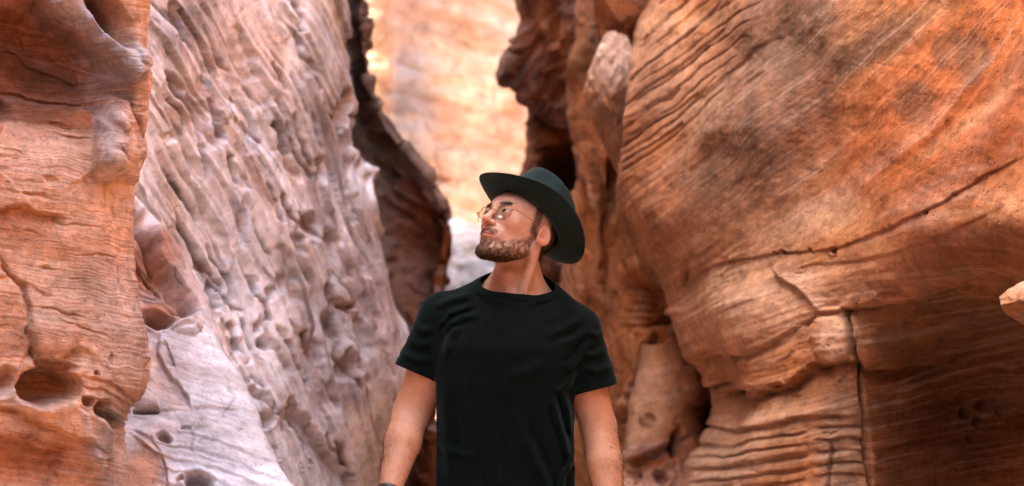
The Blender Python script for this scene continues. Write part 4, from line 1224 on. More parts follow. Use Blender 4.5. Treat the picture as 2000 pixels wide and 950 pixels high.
# keep the finer block's neck, drop the coarse one's
cb = Vb[Qb].mean(1)
inh = (cb[:, 2] > 1.405) & (cb[:, 0] > -.137) & (cb[:, 0] < .142)
Qb = Qb[~inh]
V = np.concatenate([Vh, Vb]); Q = np.concatenate([Qh, Qb + len(Vh)])
body = mesh_from('person', V + MAN_OFF, Q, skin_material())
tag(body, 'man in black t-shirt, looking up to the side, arms hanging at his sides', 'person')
HL = w2h(V)
SKIN = np.array((.51, .318, .215))
C = np.tile(SKIN, (len(V), 1))
def addc(f, c): 
    global C
    f = np.clip(f, 0, 1)[:, None]; C = C * (1 - f) + np.array(c) * f
ax_ = np.abs(HL[:, 0])
isb = V[:, 2] < 1.40
def g3(c, r): return np.exp(-(((ax_ - c[0]) / r[0]) ** 2 + ((HL[:, 1] - c[1]) / r[1]) ** 2 + ((HL[:, 2] - c[2]) / r[2]) ** 2)) * (~isb)
addc(.55 * g3((.042, -.075, -.01), (.02, .03, .02)), (.60, .25, .14))
addc(.6 * g3((.0, -.115, -.014), (.014, .014, .012)), (.58, .22, .12))
addc(.5 * np.clip(fbm(V[:, 0] * 28, V[:, 1] * 28, V[:, 2] * 20, 4, seed=181), 0, 1), (.46, .20, .11))
addc(.6 * g3((.078, .01, .0), (.012, .03, .04)), (.58, .20, .11))
addc(.85 * np.clip(g3((.010, -.101, -.0540), (.019, .014, .0072)) * 1.3, 0, 1), (.40, .12, .075))
def beard_mask(h):
    x = np.abs(h[:, 0]); y = h[:, 1]; z = h[:, 2]
    jaw = sstep(-.050, -.066, z + .42 * np.clip(y + .085, 0, .2) * -1.0 * 0 + .0)      # lower face
    line = -.058 + .80 * np.clip(y + .068, 0, .09)                                     # upper edge rises towards the ear
    low = sstep(line + .012, line - .012, z) * sstep(.004, -.006, y)
    under = sstep(-.128, -.108, z + .25 * (y + .09))
    neckline = sstep(-.062 - .045, -.088 - .0, z * 0 + z) * 0
    chin_in = 1 - np.exp(-((x / .017) ** 2 + ((z + .066) / .009) ** 2)) * .85
    mouth = 1 - np.exp(-((x / .024) ** 4 + ((z + .0545) / .0095) ** 4))
    mous = sstep(-.030, -.036, z) * sstep(-.050, -.045, z) * sstep(.030, .024, x) * sstep(-.075, -.09, y) * (1 - .55 * np.exp(-(x / .004) ** 2))
    corner = np.exp(-(((x - .027) / .006) ** 2 + ((z + .056) / .016) ** 2)) * sstep(-.06, -.075, y) * .5
    soul = np.exp(-((x / .006) ** 2 + ((z + .069) / .006) ** 2)) * .8
    keep_low = sstep(-.135, -.112, z)
    m = np.maximum.reduce([low * chin_in * mouth * keep_low, mous, corner, soul * (y < -.07)])
    return m
BM = beard_mask(HL) * (~isb) * (V[:, 2] > 1.50) * sstep(.074, .066, ax_) * sstep(-.122, -.110, HL[:, 2])
BN = np.clip(.55 + 1.1 * fbm(HL[:, 0] * 150, HL[:, 1] * 150, HL[:, 2] * 70, 3, seed=180), .12, 1.0)
addc(.38 * BM * BN, (.15, .07, .04))
addc(.75 * isb, (.47, .255, .145))
hairm = (sstep(.0, .02, HL[:, 1] - .028 + .25 * np.clip(HL[:, 2] + .03, -1, 0)) * sstep(-.045, -.028, HL[:, 2]) + sstep(.062, .066, ax_) * sstep(-.030, -.018, HL[:, 1]) * sstep(.002, -.004, HL[:, 1]) * sstep(-.034, -.016, HL[:, 2]) + sstep(.055, .075, HL[:, 2])) * (~isb) * (V[:, 2] > 1.5)
hairm = np.clip(hairm, 0, 1) * (1 - np.clip(g3((.083, .014, .0), (.012, .018, .034)) * 2.5, 0, 1))
addc(.8 * hairm, (.03, .018, .012))
set_attr(body, 'Col', C, 'FLOAT_COLOR')
nv = np.zeros(len(V) * 3, f32); body.data.vertices.foreach_get('normal', nv); NV = nv.reshape(-1, 3).astype(float)

# ---- hair strands as tapered slivers
def strands(name, roots, dirs, length, width, mat, parent, seed, curl=.25):
    r = np.random.RandomState(seed); n = len(roots)
    nr = r.normal(size=(n, 3)) * .0009; roots = roots + nr
    d = dirs + r.normal(size=(n, 3)) * curl; d /= np.linalg.norm(d, axis=1, keepdims=True)
    d2 = d + r.normal(size=(n, 3)) * curl + np.array((0, 0, -.35)); d2 /= np.linalg.norm(d2, axis=1, keepdims=True)
    sd = np.cross(d, r.normal(size=(n, 3))); sd /= np.linalg.norm(sd, axis=1, keepdims=True) + 1e-9
    L = (length * r.uniform(.6, 1.25, n))[:, None]; w_ = width * .5
    mid = roots + d * L * .55; tip = mid + d2 * L * .45
    P = np.stack([roots - sd * w_, roots + sd * w_, mid + sd * w_ * .8, mid - sd * w_ * .8, tip], 1).reshape(-1, 3)
    b = np.arange(n) * 5
    F = np.concatenate([np.stack([b, b + 1, b + 2], 1), np.stack([b, b + 2, b + 3], 1), np.stack([b + 3, b + 2, b + 4], 1)])
    return mesh_from(name, P + MAN_OFF, F, mat, parent, smooth=False)

prs = np.random.RandomState(5)
def pick(mask, n):
    p = np.clip(mask, 0, None) ** 1.2; p = p / p.sum()
    return prs.choice(len(mask), n, p=p)
down = (HM @ np.array((0, -.25, -1.0)))
M_BEARD = hair_material('beard_hair', (.028, .014, .008), (.12, .056, .026))
M_HAIR = hair_material('dark_hair', (.012, .008, .006), (.05, .03, .02))
i = pick(np.maximum(BM * BN, .95 * (BM > .5) * (HL[:, 2] > -.051) * (HL[:, 1] < -.075)), 16500)
ln = .0042 + .0050 * np.clip((-.070 - HL[i, 2]) / .04, 0, 1) * np.clip((.02 - HL[i, 1]) / .08, 0, 1)
tag(strands('beard', V[i], NV[i] * .55 + down * .75, ln, .0005, M_BEARD, body, 1), 'short brown boxed beard with moustache')
i = pick(hairm * (V[:, 2] < 1.72), 7000)
tag(strands('hair', V[i], NV[i] * .35 + HM @ np.array((0, .35, -.9)), np.full(len(i), .010), .0005, M_HAIR, body, 2, .15), 'short dark hair below the hat brim')
for sx in (1, -1):
    bm_ = np.exp(-(((HL[:, 0] * sx - .028) / .0145) ** 4 + ((HL[:, 2] - .0405 + .9 * (np.abs(HL[:, 0] * sx - .03)) ** 1.6) / .0042) ** 2)) * (HL[:, 1] < -.06) * (~isb)
    i = pick(bm_, 900)
    strands('eyebrow', V[i], NV[i] * .12 + HM @ np.array((.9 * sx, .3, .06)), np.full(len(i), .0050), .00042, M_HAIR, body, 3 + sx)
arm_m = isb * sstep(1.17, 1.08, V[:, 2]) * sstep(.80, .90, V[:, 2]) * ((V[:, 0] > .188) | (V[:, 0] < -.208)) * (.35 + .65 * sstep(.2, -.6, np.sign(V[:, 0]) * NV[:, 0] * -1))
i = pick(arm_m, 6500)
strands('arm_hair', V[i], NV[i] * .45 + np.array((0, .1, -.9)), np.full(len(i), .014), .0005, hair_material('arm_hair', (.045, .022, .010), (.14, .07, .035)), body, 9, .35)

# ---- eyes
def eye(sx):
    n = 28
    th = np.linspace(0, math.pi, n); ph = np.linspace(0, 2 * math.pi, 2 * n, endpoint=False)
    T, H = np.meshgrid(th, ph, indexing='ij')
    d = np.stack([np.sin(T) * np.cos(H), -np.cos(T), np.sin(T) * np.sin(H)], -1).reshape(-1, 3)   # pole looks along -y
    ga, gp = math.radians(6), math.radians(8)
    rz = np.array([[math.cos(ga), math.sin(ga), 0], [-math.sin(ga), math.cos(ga), 0], [0, 0, 1]])
    rx = np.array([[1, 0, 0], [0, math.cos(gp), math.sin(gp)], [0, -math.sin(gp), math.cos(gp)]])
    P = (d * .0122) @ rx.T @ rz.T + np.array((.0312 * sx, -.0828, .0185))
    i = np.arange(n * 2 * n).reshape(n, 2 * n)
    a, b = i[:-1], i[1:]
    F = np.stack([a.ravel(), np.roll(a, -1, 1).ravel(), np.roll(b, -1, 1).ravel(), b.ravel()], 1)
    t = NT('eye')
    c = t.new('ShaderNodeAttribute', attribute_name='Col').outputs['Color']
    t.link(c, 'Base Color'); t.b.inputs['Roughness'].default_value = .08
    o = mesh_from('eye', h2w(P) + MAN_OFF, F, t.m, body)
    Tt = T.ravel()
    C = np.where((Tt < .24)[:, None], (.004, .004, .004), np.where((Tt < .58)[:, None], (.035, .018, .009), (.50, .43, .39)))
    set_attr(o, 'Col', C, 'FLOAT_COLOR')
eye(1); eye(-1)

# ---- t-shirt
def shirt_material():
    t = NT('black_cotton')
    pos = t.new('ShaderNodeTexCoord').outputs['Object']
    n = t.new('ShaderNodeTexNoise', i_Vector=pos, i_Scale=26.0, i_Detail=7.0, i_Roughness=.65).outputs['Fac']
    mp_ = t.new('ShaderNodeMapping', i_Vector=pos); mp_.inputs['Scale'].default_value = (90, 90, 600)
    n2 = t.new('ShaderNodeTexNoise', i_Vector=mp_.outputs[0], i_Scale=1.0, i_Detail=3.0, i_Roughness=.7).outputs['Fac']
    c = t.mix(t.rng(n, .3, .7, 0, 1), (.0012, .0033, .0028), (.0027, .0062, .0054))
    c = t.mix(t.rng(n2, .55, .8, 0, .55), c, (.0085, .0165, .0150))
    t.link(c, 'Base Color'); t.b.inputs['Roughness'].default_value = .92
    t.b.inputs['Specular IOR Level'].default_value = .06
    t.b.inputs['Sheen Weight'].default_value = .06; t.b.inputs['Sheen Roughness'].default_value = .45
    t.b.inputs['Sheen Tint'].default_value = (.45, .8, .8, 1)
    h = t.math('ADD', t.math('MULTIPLY', n2, .3), n)
    bn = t.new('ShaderNodeBump', i_Height=h, i_Strength=.35, i_Distance=.003); t.link(bn.outputs[0], 'Normal')
    return t.m
M_SHIRT = shirt_material()

sx_, sy_, sz_, G = grid((-.37, -.19, .76), (.34, .19, 1.56), .0046)
T0 = torso(G, .010)
shl = cap(G, (-.01, .034, 1.462), (-.178, .022, 1.404), .050, .062)
shr = cap(G, (.03, .034, 1.458), (.166, .022, 1.372), .050, .060)
Fs = smin(smin(T0, shl, .045), shr, .045)
slv = smin(cap(G, (-.182, .022, 1.400), (-.236, .014, 1.285), .064, .061), cap(G, (-.236, .014, 1.285), (-.272, .010, 1.215), .061, .060), .01)
srv = smin(cap(G, (.172, .022, 1.366), (.208, .014, 1.255), .062, .060), cap(G, (.208, .014, 1.255), (.226, .010, 1.165), .060, .060), .01)
Fs = smin(smin(Fs, slv, .022), srv, .022)
# folds: drag lines from the arm pits and shoulders, hanging pleats, creases on the sleeves (front only fades to the back)
X, Y, Z = G
fx = 1000 + X / PX; fy = 475 - (Z - CAM_Z) / PX
front = sstep(.05, -.03, Y)
fold = np.zeros_like(X)
folds = [([(868, 650), (880, 632), (905, 618), (935, 612)], 6, 4.5), ([(858, 640), (880, 612), (925, 596)], 5, 4), ([(850, 600), (880, 585), (920, 575)], 6, 3.5), ([(876, 690), (880, 655), (900, 632)], 7, 4),
         ([(1150, 640), (1120, 660), (1090, 668)], 7, 4), ([(1146, 665), (1122, 700), (1100, 715)], 7, 5), ([(1130, 620), (1100, 640), (1060, 650)], 8, 3), ([(1120, 720), (1105, 745), (1085, 760)], 7, 4),
         ([(1078, 770), (1086, 810), (1100, 850), (1108, 890)], 6, 6), ([(1096, 760), (1108, 800), (1112, 850)], 6, 5), ([(1030, 840), (1042, 880), (1060, 920), (1070, 960)], 8, 6), ([(1010, 800), (1020, 850), (1032, 900)], 9, 4),
         ([(945, 835), (948, 870), (955, 920)], 7, 3.5), ([(960, 830), (972, 890), (985, 950)], 9, 3), ([(870, 760), (880, 830), (885, 950)], 12, 4), ([(905, 740), (915, 840), (918, 950)], 12, 3),
         ([(1112, 900), (1098, 915), (1090, 950)], 6, 7), ([(1118, 880), (1105, 905)], 6, 6), ([(860, 850), (880, 870), (930, 880)], 8, 3), ([(1060, 700), (1030, 720), (1000, 725)], 12, 3),
         ([(795, 660), (820, 672), (842, 668)], 6, 4), ([(788, 690), (815, 700), (845, 700)], 6, 4), ([(806, 632), (830, 645), (846, 640)], 6, 3.5), ([(1140, 715), (1165, 722), (1190, 712)], 6, 4), ([(1138, 690), (1162, 690), (1185, 680)], 6, 4),
         ([(1150, 650), (1166, 655), (1178, 648)], 6, 3.5), ([(930, 560), (950, 580), (990, 592)], 6, 2.5), ([(1085, 562), (1062, 582), (1030, 594)], 6, 2.5)]
for pts, wd, h in folds:
    xs_ = [q[0] for q in pts]; ys_ = [q[1] for q in pts]
    ix = np.nonzero((fx[:, 0, 0] > min(xs_) - 4 * wd) & (fx[:, 0, 0] < max(xs_) + 4 * wd))[0]; iz = np.nonzero((fy[0, 0, :] > min(ys_) - 4 * wd) & (fy[0, 0, :] < max(ys_) + 4 * wd))[0]
    a, b = ix[0], ix[-1] + 1; c, e = iz[0], iz[-1] + 1
    qx, qz = np.meshgrid(fx[a:b, 0, 0], fy[0, 0, c:e], indexing='ij')
    wd = wd * .85
    d, sd, t = poly_dist(qx, qz, pts)
    f = (np.exp(-(d / wd) ** 2) - .45 * np.exp(-((d - 2.1 * wd) / (wd * 1.1)) ** 2)) * np.clip(np.minimum(t, 1 - t) * 5 + .2, 0, 1) * h * .0017
    fold[a:b, :, c:e] += f[:, None, :]
fold *= front
fold += .0024 * fbm(X * 18, Y * 12, Z * 12, 4, seed=160) + .0035 * fbm(X * 26 + Z * 5, Y * 14, Z * 3.5, 2, seed=161) * sstep(1.25, .95, Z)
Fs -= fold.astype(f32)
Vs, Qs = surface_nets(Fs, sx_, sy_, sz_); del Fs, G, T0, shl, shr, slv, srv, fold, X, Y, Z, fx, fy, front
me = bpy.data.meshes.new('tmp'); me.from_pydata(Vs.tolist(), [], Qs.tolist()); me.update()
bm = bmesh.new(); bm.from_mesh(me); bpy.data.meshes.remove(me)
def cut(co, no, sel):
    geom = [f for f in bm.faces if sel(f.calc_center_median())]
    es = set(e for f in geom for e in f.edges); vs_ = set(v for f in geom for v in f.verts)
    bmesh.ops.bisect_plane(bm, geom=list(vs_) + list(es) + geom, plane_co=co, plane_no=no, clear_outer=False, clear_inner=False)
    no = Vector(no); co = Vector(co)
    kill = [f for f in bm.faces if sel(f.calc_center_median()) and (f.calc_center_median() - co).dot(no) > 0]
    bmesh.ops.delete(bm, geom=kill, context='FACES')
lx, lz = mp(809, 727); rx_, rz_ = mp(1162, 760)
cut((lx, 0, lz), Vector((-.38, -.10, -.92)).normalized(), lambda c: c.x < -.195 - .35 * (c.z - 1.24) * (c.z > 1.24) and c.z < 1.30 and (c.x + .190) < -.25 * (1.23 - c.z) * 0 - .006)
cut((rx_, 0, rz_), Vector((.24, -.05, -.97)).normalized(), lambda c: c.x > .163 and c.z < 1.26)
cut((0, 0, .80), (0, 0, -1), lambda c: c.z < .86)
NA = np.array((-.072, .036, 1.513)); NB = np.array((.101, .036, 1.500)); NC = np.array((.013, -.062, 1.464))
nn = np.cross(NB - NA, NC - NA); nn = nn / np.linalg.norm(nn); nn = nn if nn[2] > 0 else -nn
cut(tuple(NC - nn * .009), tuple(nn), lambda c: abs(c.x - .014) < .112 and c.z > 1.43)
bmesh.ops.recalc_face_normals(bm, faces=bm.faces[:])
# hems: the last two centimetres of each sleeve and of the body are doubled cloth
bm.normal_update()
for v in bm.verts:
    for (co, no, ok) in (((lx, 0, lz), Vector((-.38, -.10, -.92)).normalized(), v.co.x < -.19), ((rx_, 0, rz_), Vector((.24, -.05, -.97)).normalized(), v.co.x > .16), ((0, 0, .80), Vector((0, 0, -1)), v.co.z < .83)):
        if ok:
            h = -(v.co - Vector(co)).dot(no)
            if -.002 < h < .06:
                v.co += v.normal * (.0016 * float(sstep(.022, .017, h)) - .0014 * math.exp(-((h - .024) / .004) ** 2))
neck_loop = [v.co.copy() for v in bm.verts if v.is_boundary and v.co.z > 1.40 and abs(v.co.x) < .16]
me = bpy.data.meshes.new('t_shirt'); bm.to_mesh(me); bm.free()
me.polygons.foreach_set('use_smooth', np.ones(len(me.polygons), bool))
me.materials.append(M_SHIRT)
shirt = bpy.data.objects.new('t_shirt', me); COL.objects.link(shirt); shirt.parent = body
shirt.location = tuple(MAN_OFF)
sol = shirt.modifiers.new('thick', 'SOLIDIFY'); sol.thickness = .0032; sol.offset = 0
tag(shirt, 'plain black crew-neck t-shirt')

def ring(name, centre, u, v, ru, rv, prof, mat, parent, n=96, wob=None):
    """a closed band swept round an ellipse; prof = [(radial, axial), ...]"""
    nrm = np.cross(u, v); P = []
    for k in range(n):
        a = 2 * math.pi * k / n
        dr = np.cos(a) * u * ru + np.sin(a) * v * rv; o_ = dr / np.linalg.norm(dr)
        for (r_, h_) in prof:
            P.append(centre + dr + o_ * r_ + nrm * h_)
    m = len(prof)
    F = [(k * m + j, k * m + (j + 1) % m, ((k + 1) % n) * m + (j + 1) % m, ((k + 1) % n) * m + j) for k in range(n) for j in range(m)]
    return mesh_from(name, np.array(P) + MAN_OFF, F, mat, parent)
# ---- hat: felt fedora, tilted back
def hat():
    up = np.array((.58, .45, .69)); up /= np.linalg.norm(up)
    fw = HM @ np.array((0, -1.0, 0)); fw = np.array((-.74, -.30, .80)) * .6 + fw * .4; fw -= up * (fw @ up); fw /= np.linalg.norm(fw)
    rt = np.cross(up, fw)
    cx, cz = mp(1034.5, 427.5)
    cen = np.array((cx, .028, cz))
    B = np.stack([rt, fw, up], 1) * .95
    t = NT('hat_felt')
    pos = t.new('ShaderNodeTexCoord').outputs['Object']
    n = t.new('ShaderNodeTexNoise', i_Vector=pos, i_Scale=180.0, i_Detail=5.0, i_Roughness=.7).outputs['Fac']
    n1 = t.new('ShaderNodeTexNoise', i_Vector=pos, i_Scale=14.0, i_Detail=4.0, i_Roughness=.6).outputs['Fac']
    t.link(t.mix(t.rng(t.math('MULTIPLY', t.math('ADD', n, n1), .5), .35, .65, 0, 1), (.0032, .0110, .0108), (.0075, .0215, .0210)), 'Base Color')
    t.b.inputs['Roughness'].default_value = .85; t.b.inputs['Specular IOR Level'].default_value = .15
    t.b.inputs['Sheen Weight'].default_value = .16; t.b.inputs['Sheen Roughness'].default_value = .4; t.b.inputs['Sheen Tint'].default_value = (.5, .9, .88, 1)
    bn = t.new('ShaderNodeBump', i_Height=n, i_Strength=.3, i_Distance=.0015); t.link(bn.outputs[0], 'Normal')
    root = bpy.data.objects.new('hat', None); COL.objects.link(root)
    root.location = tuple(cen + MAN_OFF)
    tag(root, 'dark teal wide-brimmed felt hat worn tilted back on the head of the man', 'hat')
    def put(name, P, F, mat):
        o = mesh_from(name, (P @ B.T), F, mat); o.parent = root
        return o
    n = 160
    A = np.linspace(0, 2 * math.pi, n, endpoint=False)
    ru, rv = .088, .110                                 # head opening
    def tube(prof):
        P = np.stack([np.stack([c[0], c[1], c[2]], -1) for c in prof], 0)   # (m, n, 3)
        m = len(prof); i = np.arange(m * n).reshape(m, n)
        a, b = i, np.roll(i, -1, 0)
        F = np.stack([a.ravel(), np.roll(a, -1, 1).ravel(), np.roll(b, -1, 1).ravel(), b.ravel()], 1)
        return P.reshape(-1, 3), F
    # brim: upper and lower skins, rolled edge
    ou, ov = .164, .186
    def brim_pt(s, th):
        x = (ru + (ou - ru) * s) * np.cos(A); y = (rv + (ov - rv) * s) * np.sin(A)
        lift = .030 * s ** 1.7 * np.cos(A) ** 2 - .012 * s ** 1.5 * np.clip(np.sin(A), 0, 1) ** 2 + .010 * s ** 2 * np.clip(-np.sin(A), 0, 1) ** 2 + .004 * s * np.sin(3 * A + 1)
        return (x, y, lift + th)
    ss = np.linspace(0, 1, 16)
    prof = [brim_pt(s, .0014) for s in ss] + [tuple(np.array(brim_pt(1.012, 0)))] + [brim_pt(s, -.0014) for s in ss[::-1]]
    P, F = tube(prof); put('brim', P, F, t.m)
    # crown
    H = .108
    prof = []
    for h in np.linspace(0, 1, 26):
        k = 1 - .07 * h - .07 * h ** 3
        prof.append((ru * k * np.cos(A), rv * (k - .03 * h) * np.sin(A), H * h * np.ones(n)))
    for q in np.linspace(0, 1, 22)[1:]:
        k = (1 - .15) * (1 - q) + .0
        rr = np.cos(q * math.pi / 2)
        x = ru * .86 * rr * np.cos(A); y = rv * .83 * rr * np.sin(A)
        z = H + .016 * np.sin(q * math.pi / 2) * 1.0
        prof.append((x, y, z * np.ones(n)))
    P = np.stack([np.stack(c, -1) for c in prof], 0); m = len(prof)
    # tear-drop crease, front pinches, slope of the top towards the front
    x, y, z = P[..., 0], P[..., 1], P[..., 2]
    top = sstep(.55, 1.0, z / H)
    z = z - top * .030 * np.exp(-((x / .026) ** 2 + ((y - .012) / .062) ** 2)) + top * .012 * np.clip(y / .1, -1, 1)
    pin = sstep(.35, .85, z / H) * np.exp(-((y - .070) / .034) ** 2)
    x = x * (1 - .26 * pin)
    z = z + .006 * top * np.exp(-((np.abs(x) - .045) / .02) ** 2)
    P = np.stack([x, y, z], -1)
    i = np.arange(m * n).reshape(m, n); a, b = i[:-1], i[1:]
    F = np.stack([a.ravel(), np.roll(a, -1, 1).ravel(), np.roll(b, -1, 1).ravel(), b.ravel()], 1)
    put('crown', P.reshape(-1, 3), F, t.m)
    # tone-on-tone band
    t2 = NT('hat_band'); t2.b.inputs['Base Color'].default_value = (.006, .014, .014, 1); t2.b.inputs['Roughness'].default_value = .6
    prof = []
    for (e, h) in ((.0016, .002), (.0034, .003), (.0034, .026), (.0016, .027)):
        k = 1 - .10 * h / H
        prof.append(((ru * k + e) * np.cos(A), (rv * (k - .03 * h / H) + e) * np.sin(A), h * np.ones(n)))
    P, F = tube(prof); put('hat_band', P, F, t2.m)
    # sweatband inside keeps the opening closed against the hair
    prof = []
    for (e, h) in ((-.0005, -.001), (-.003, -.001), (-.003, .035), (-.0005, .035)):
        prof.append(((ru + e) * np.cos(A), (rv + e) * np.sin(A), h * np.ones(n)))
    t3 = NT('sweatband'); t3.b.inputs['Base Color'].default_value = (.02, .014, .01, 1); t3.b.inputs['Roughness'].default_value = .6
    P, F = tube(prof); put('sweatband', P, F, t3.m)
hat()

# ---- glasses
def sweep(pts, r, n=8, closed=False):
    pts = np.asarray(pts, float); m = len(pts)
    tg = np.roll(pts, -1, 0) - np.roll(pts, 1, 0) if closed else np.gradient(pts, axis=0)
    tg /= np.linalg.norm(tg, axis=1, keepdims=True)
    ref = np.array((.13, .31, .94)); a = np.cross(tg, ref); a /= np.linalg.norm(a, axis=1, keepdims=True); b = np.cross(tg, a)
    an = np.linspace(0, 2 * math.pi, n, endpoint=False)
    P = (pts[:, None] + r * (np.cos(an)[None, :, None] * a[:, None] + np.sin(an)[None, :, None] * b[:, None])).reshape(-1, 3)
    F = []
    for k in range(m if closed else m - 1):
        for j in range(n):
            k2 = (k + 1) % m
            F.append((k * n + j, k * n + (j + 1) % n, k2 * n + (j + 1) % n, k2 * n + j))
    if not closed:
        F.append(tuple(range(n))[::-1]); F.append(tuple((m - 1) * n + j for j in range(n)))
    return P, F
def glasses():
    root = bpy.data.objects.new('glasses', None); COL.objects.link(root)
    root.location = tuple(h2w((0, -.108, .018)) + MAN_OFF)
    off = -np.array(root.location)
    tag(root, 'thin gold wire-rimmed glasses with round lenses on the face of the man', 'glasses')
    g = NT('gold_wire'); g.b.inputs['Base Color'].default_value = (.42, .23, .12, 1); g.b.inputs['Metallic'].default_value = 1; g.b.inputs['Roughness'].default_value = .22
    l = NT('lens_glass')
    tr = l.new('ShaderNodeBsdfTransparent'); tr.inputs[0].default_value = (.93, .93, .92, 1)
    gl = l.new('ShaderNodeBsdfGlossy'); gl.inputs['Roughness'].default_value = .02
    fr = l.new('ShaderNodeFresnel'); fr.inputs[0].default_value = 1.5
    mx = l.new('ShaderNodeMixShader'); l.t.links.new(l.math('MULTIPLY', fr.outputs[0], .3), mx.inputs[0]); l.t.links.new(tr.outputs[0], mx.inputs[1]); l.t.links.new(gl.outputs[0], mx.inputs[2])
    l.t.links.new(mx.outputs[0], l.n['Material Output'].inputs[0])
    def put(name, P, F, mat, par):
        o = mesh_from(name, h2w(P) + MAN_OFF + off, F, mat); o.parent = par
        return o
    A = np.linspace(0, 2 * math.pi, 48, endpoint=False)
    for sx in (1, -1):
        c = np.array((.0340 * sx, -.0995, .0125)); tilt = .16
        def lp(r):
            x = r * 1.0 * np.cos(A); z = r * .95 * np.sin(A) * (1 + .0 * A)
            # slightly squared panto outline
            k = 1 - .012 * np.cos(4 * A)
            x *= k; z *= k
            return np.stack([c[0] + x, c[1] + np.abs(x + .0 * x) * 0 + (x * sx + .023) * .16 + z * -tilt, c[2] + z], 1)
        P, F = sweep(lp(.0212), .00075, 8, True); rim = put('rim', P, F, g.m, root)
        # lens: a thin closed disc
        ri = lp(.0208); n = len(ri)
        ctr = ri.mean(0)
        th = np.array((0, .0007, 0))
        P = np.concatenate([ri - th, ri + th, [ctr - th * 2.2], [ctr + th * .2]])
        F = [(k, (k + 1) % n, 2 * n) for k in range(n)] + [(n + (k + 1) % n, n + k, 2 * n + 1) for k in range(n)] + [(k, n + k, n + (k + 1) % n, (k + 1) % n) for k in range(n)]
        put('lens', P, F, l.m, root)
        P, F = sweep([(.0555 * sx, -.0940, .0185), (.0625 * sx, -.0960, .0205), (.068 * sx, -.088, .0205), (.072 * sx, -.060, .0195), (.0775 * sx, -.02, .0185), (.0785 * sx, .004, .018), (.079 * sx, .018, .010), (.077 * sx, .026, -.008)], .0009)
        put('temple', P, F, g.m, root)
        P, F = sweep([(.058 * sx, -.0945, .0150), (.0605 * sx, -.0955, .0195), (.0595 * sx, -.0925, .0235)], .0018); put('hinge', P, F, g.m, root)
        P, F = sweep([(.0125 * sx, -.1020, .010), (.0105 * sx, -.1000, .006), (.0095 * sx, -.0985, .002)], .0011); put('nose_pad', P, F, g.m, root)
    P, F = sweep([(.0142, -.1030, .0160), (.006, -.1068, .0205), (0, -.1080, .0215), (-.006, -.1068, .0205), (-.0142, -.1030, .0160)], .0009); put('bridge', P, F, g.m, root)
glasses()

# ---- collar, wristband, trousers, shoes
e1 = (NB - NA); e1 /= np.linalg.norm(e1); e2 = np.cross(nn, e1)
NL = np.array([tuple(v) for v in neck_loop]); nc = np.array((.0135, .016, 1.485))
an_ = np.arctan2((NL - nc) @ e2, (NL - nc) @ e1)
ra_ = np.hypot((NL - nc) @ e1, (NL - nc) @ e2); ha_ = (NL - nc) @ nn
AA = np.linspace(-math.pi, math.pi, 120, endpoint=False)
o_ = np.argsort(an_)
def per(v): 
    w_ = np.interp(AA, np.concatenate([an_[o_] - 2 * math.pi, an_[o_], an_[o_] + 2 * math.pi]), np.tile(v[o_], 3))
    for q in range(6): w_ = (np.roll(w_, 1) + 2 * w_ + np.roll(w_, -1)) / 4
    return w_
RR = per(ra_); HH = per(ha_)
P = []
for k in range(120):
    dr = math.cos(AA[k]) * e1 + math.sin(AA[k]) * e2
    for (r_, h_) in ((.0045, -.0040), (.0035, .0012), (-.005, .0065), (-.0125, .0120), (-.0145, .0120), (-.0135, .009), (-.005, .002)):
        P.append(nc + dr * (RR[k] + r_) + nn * (HH[k] + h_))
F = [(k * 7 + j, k * 7 + (j + 1) % 7, ((k + 1) % 120) * 7 + (j + 1) % 7, ((k + 1) % 120) * 7 + j) for k in range(120) for j in range(7)]
collar = mesh_from('collar', np.array(P), F, M_SHIRT, shirt)
tw = NT('wristband_leather'); tw.b.inputs['Base Color'].default_value = (.012, .012, .014, 1); tw.b.inputs['Roughness'].default_value = .45
wv = np.array(WRL) - np.array(ELL); wv /= np.linalg.norm(wv)
wu = np.cross(wv, (0, 1, 0)); wu /= np.linalg.norm(wu); w2 = np.cross(wv, wu)
wb = ring('wristband', np.array(WRL) - wv * .004, wu, w2, .0305, .0305, [(-.001, -.007), (.002, -.006), (.0024, 0), (.002, .006), (-.001, .007)], tw.m, None, 64)
tag(wb, 'thin dark band round the wrist of the man', 'wristband')

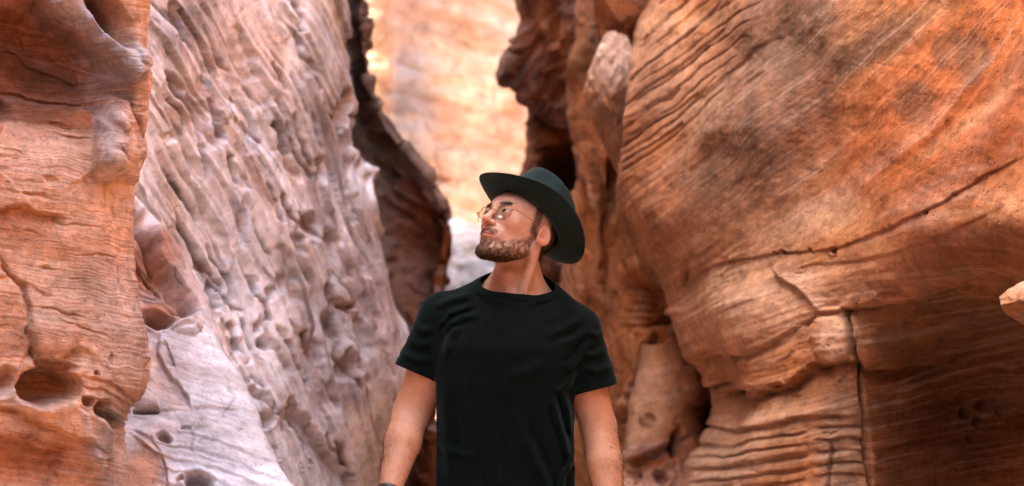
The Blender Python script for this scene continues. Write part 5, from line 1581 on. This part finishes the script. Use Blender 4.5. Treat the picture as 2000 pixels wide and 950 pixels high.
def trousers():
    t = NT('dark_denim')
    pos = t.new('ShaderNodeTexCoord').outputs['Object']
    n = t.new('ShaderNodeTexNoise', i_Vector=pos, i_Scale=60.0, i_Detail=6.0, i_Roughness=.7).outputs['Fac']
    t.link(t.mix(t.rng(n, .35, .65, 0, 1), (.012, .014, .02), (.03, .034, .045)), 'Base Color'); t.b.inputs['Roughness'].default_value = .9
    xs, ys, zs, G = grid((-.27, -.17, .05), (.23, .20, .96), .007)
    d = torso(G, .002)
    d = smax(d, -(G[2] - .80), .02)
    for (a, b, c) in (((-.115, .005, .84), (-.135, .0, .47), (-.145, .03, .06)), ((.07, .005, .84), (.085, -.01, .47), (.10, .02, .06))):
        d = smin(d, smin(cap(G, a, b, .095, .066), cap(G, b, c, .066, .058), .03), .03)
    d = d - .003 * fbm(G[0] * 16, G[1] * 12, G[2] * 14, 3, seed=170)
    d = np.maximum(np.maximum(d, .075 - G[2]), G[2] - .93)
    V, Q = surface_nets(d, xs, ys, zs)
    o = mesh_from('trousers', V + MAN_OFF, Q, t.m, body)
    tag(o, 'dark trousers')
    ts = NT('boot_leather'); ts.b.inputs['Base Color'].default_value = (.06, .035, .02, 1); ts.b.inputs['Roughness'].default_value = .55
    tl = NT('boot_sole'); tl.b.inputs['Base Color'].default_value = (.015, .013, .012, 1); tl.b.inputs['Roughness'].default_value = .8
    for (x, y, a) in ((-.148, .03, -.18), (.103, .02, .16)):
        xs, ys, zs, G = grid((-.08, -.24, -.005), (.08, .12, .16), .005)
        d = smin(cap(G, (0, .035, .055), (0, -.10, .038), .046, .044), cap(G, (0, -.10, .036), (0, -.155, .034), .044, .036), .03)
        d = smin(d, cap(G, (0, .02, .06), (0, .02, .14), .046, .048), .03)
        d = smax(d, .022 - G[2], .006)
        V, Q = surface_nets(d, xs, ys, zs)
        R = np.array([[math.cos(a), -math.sin(a), 0], [math.sin(a), math.cos(a), 0], [0, 0, 1]])
        sh = mesh_from('boot', V @ R.T + np.array((x, y, 0)) + MAN_OFF, Q, ts.m, body)
        n = 40; an = np.linspace(0, 2 * math.pi, n, endpoint=False)
        px_ = .047 * np.cos(an) * (1 - .12 * np.sin(an)); py_ = -.048 - .142 * np.sin(an)
        P = np.concatenate([np.stack([px_, py_, np.full(n, h)], 1) for h in (0.0, .023)])
        F = [(k, (k + 1) % n, n + (k + 1) % n, n + k) for k in range(n)] + [tuple(range(n))[::-1], tuple(range(n, 2 * n))]
        so = mesh_from('sole', P @ R.T + np.array((x, y, 0)) + MAN_OFF, F, tl.m, sh)
trousers()
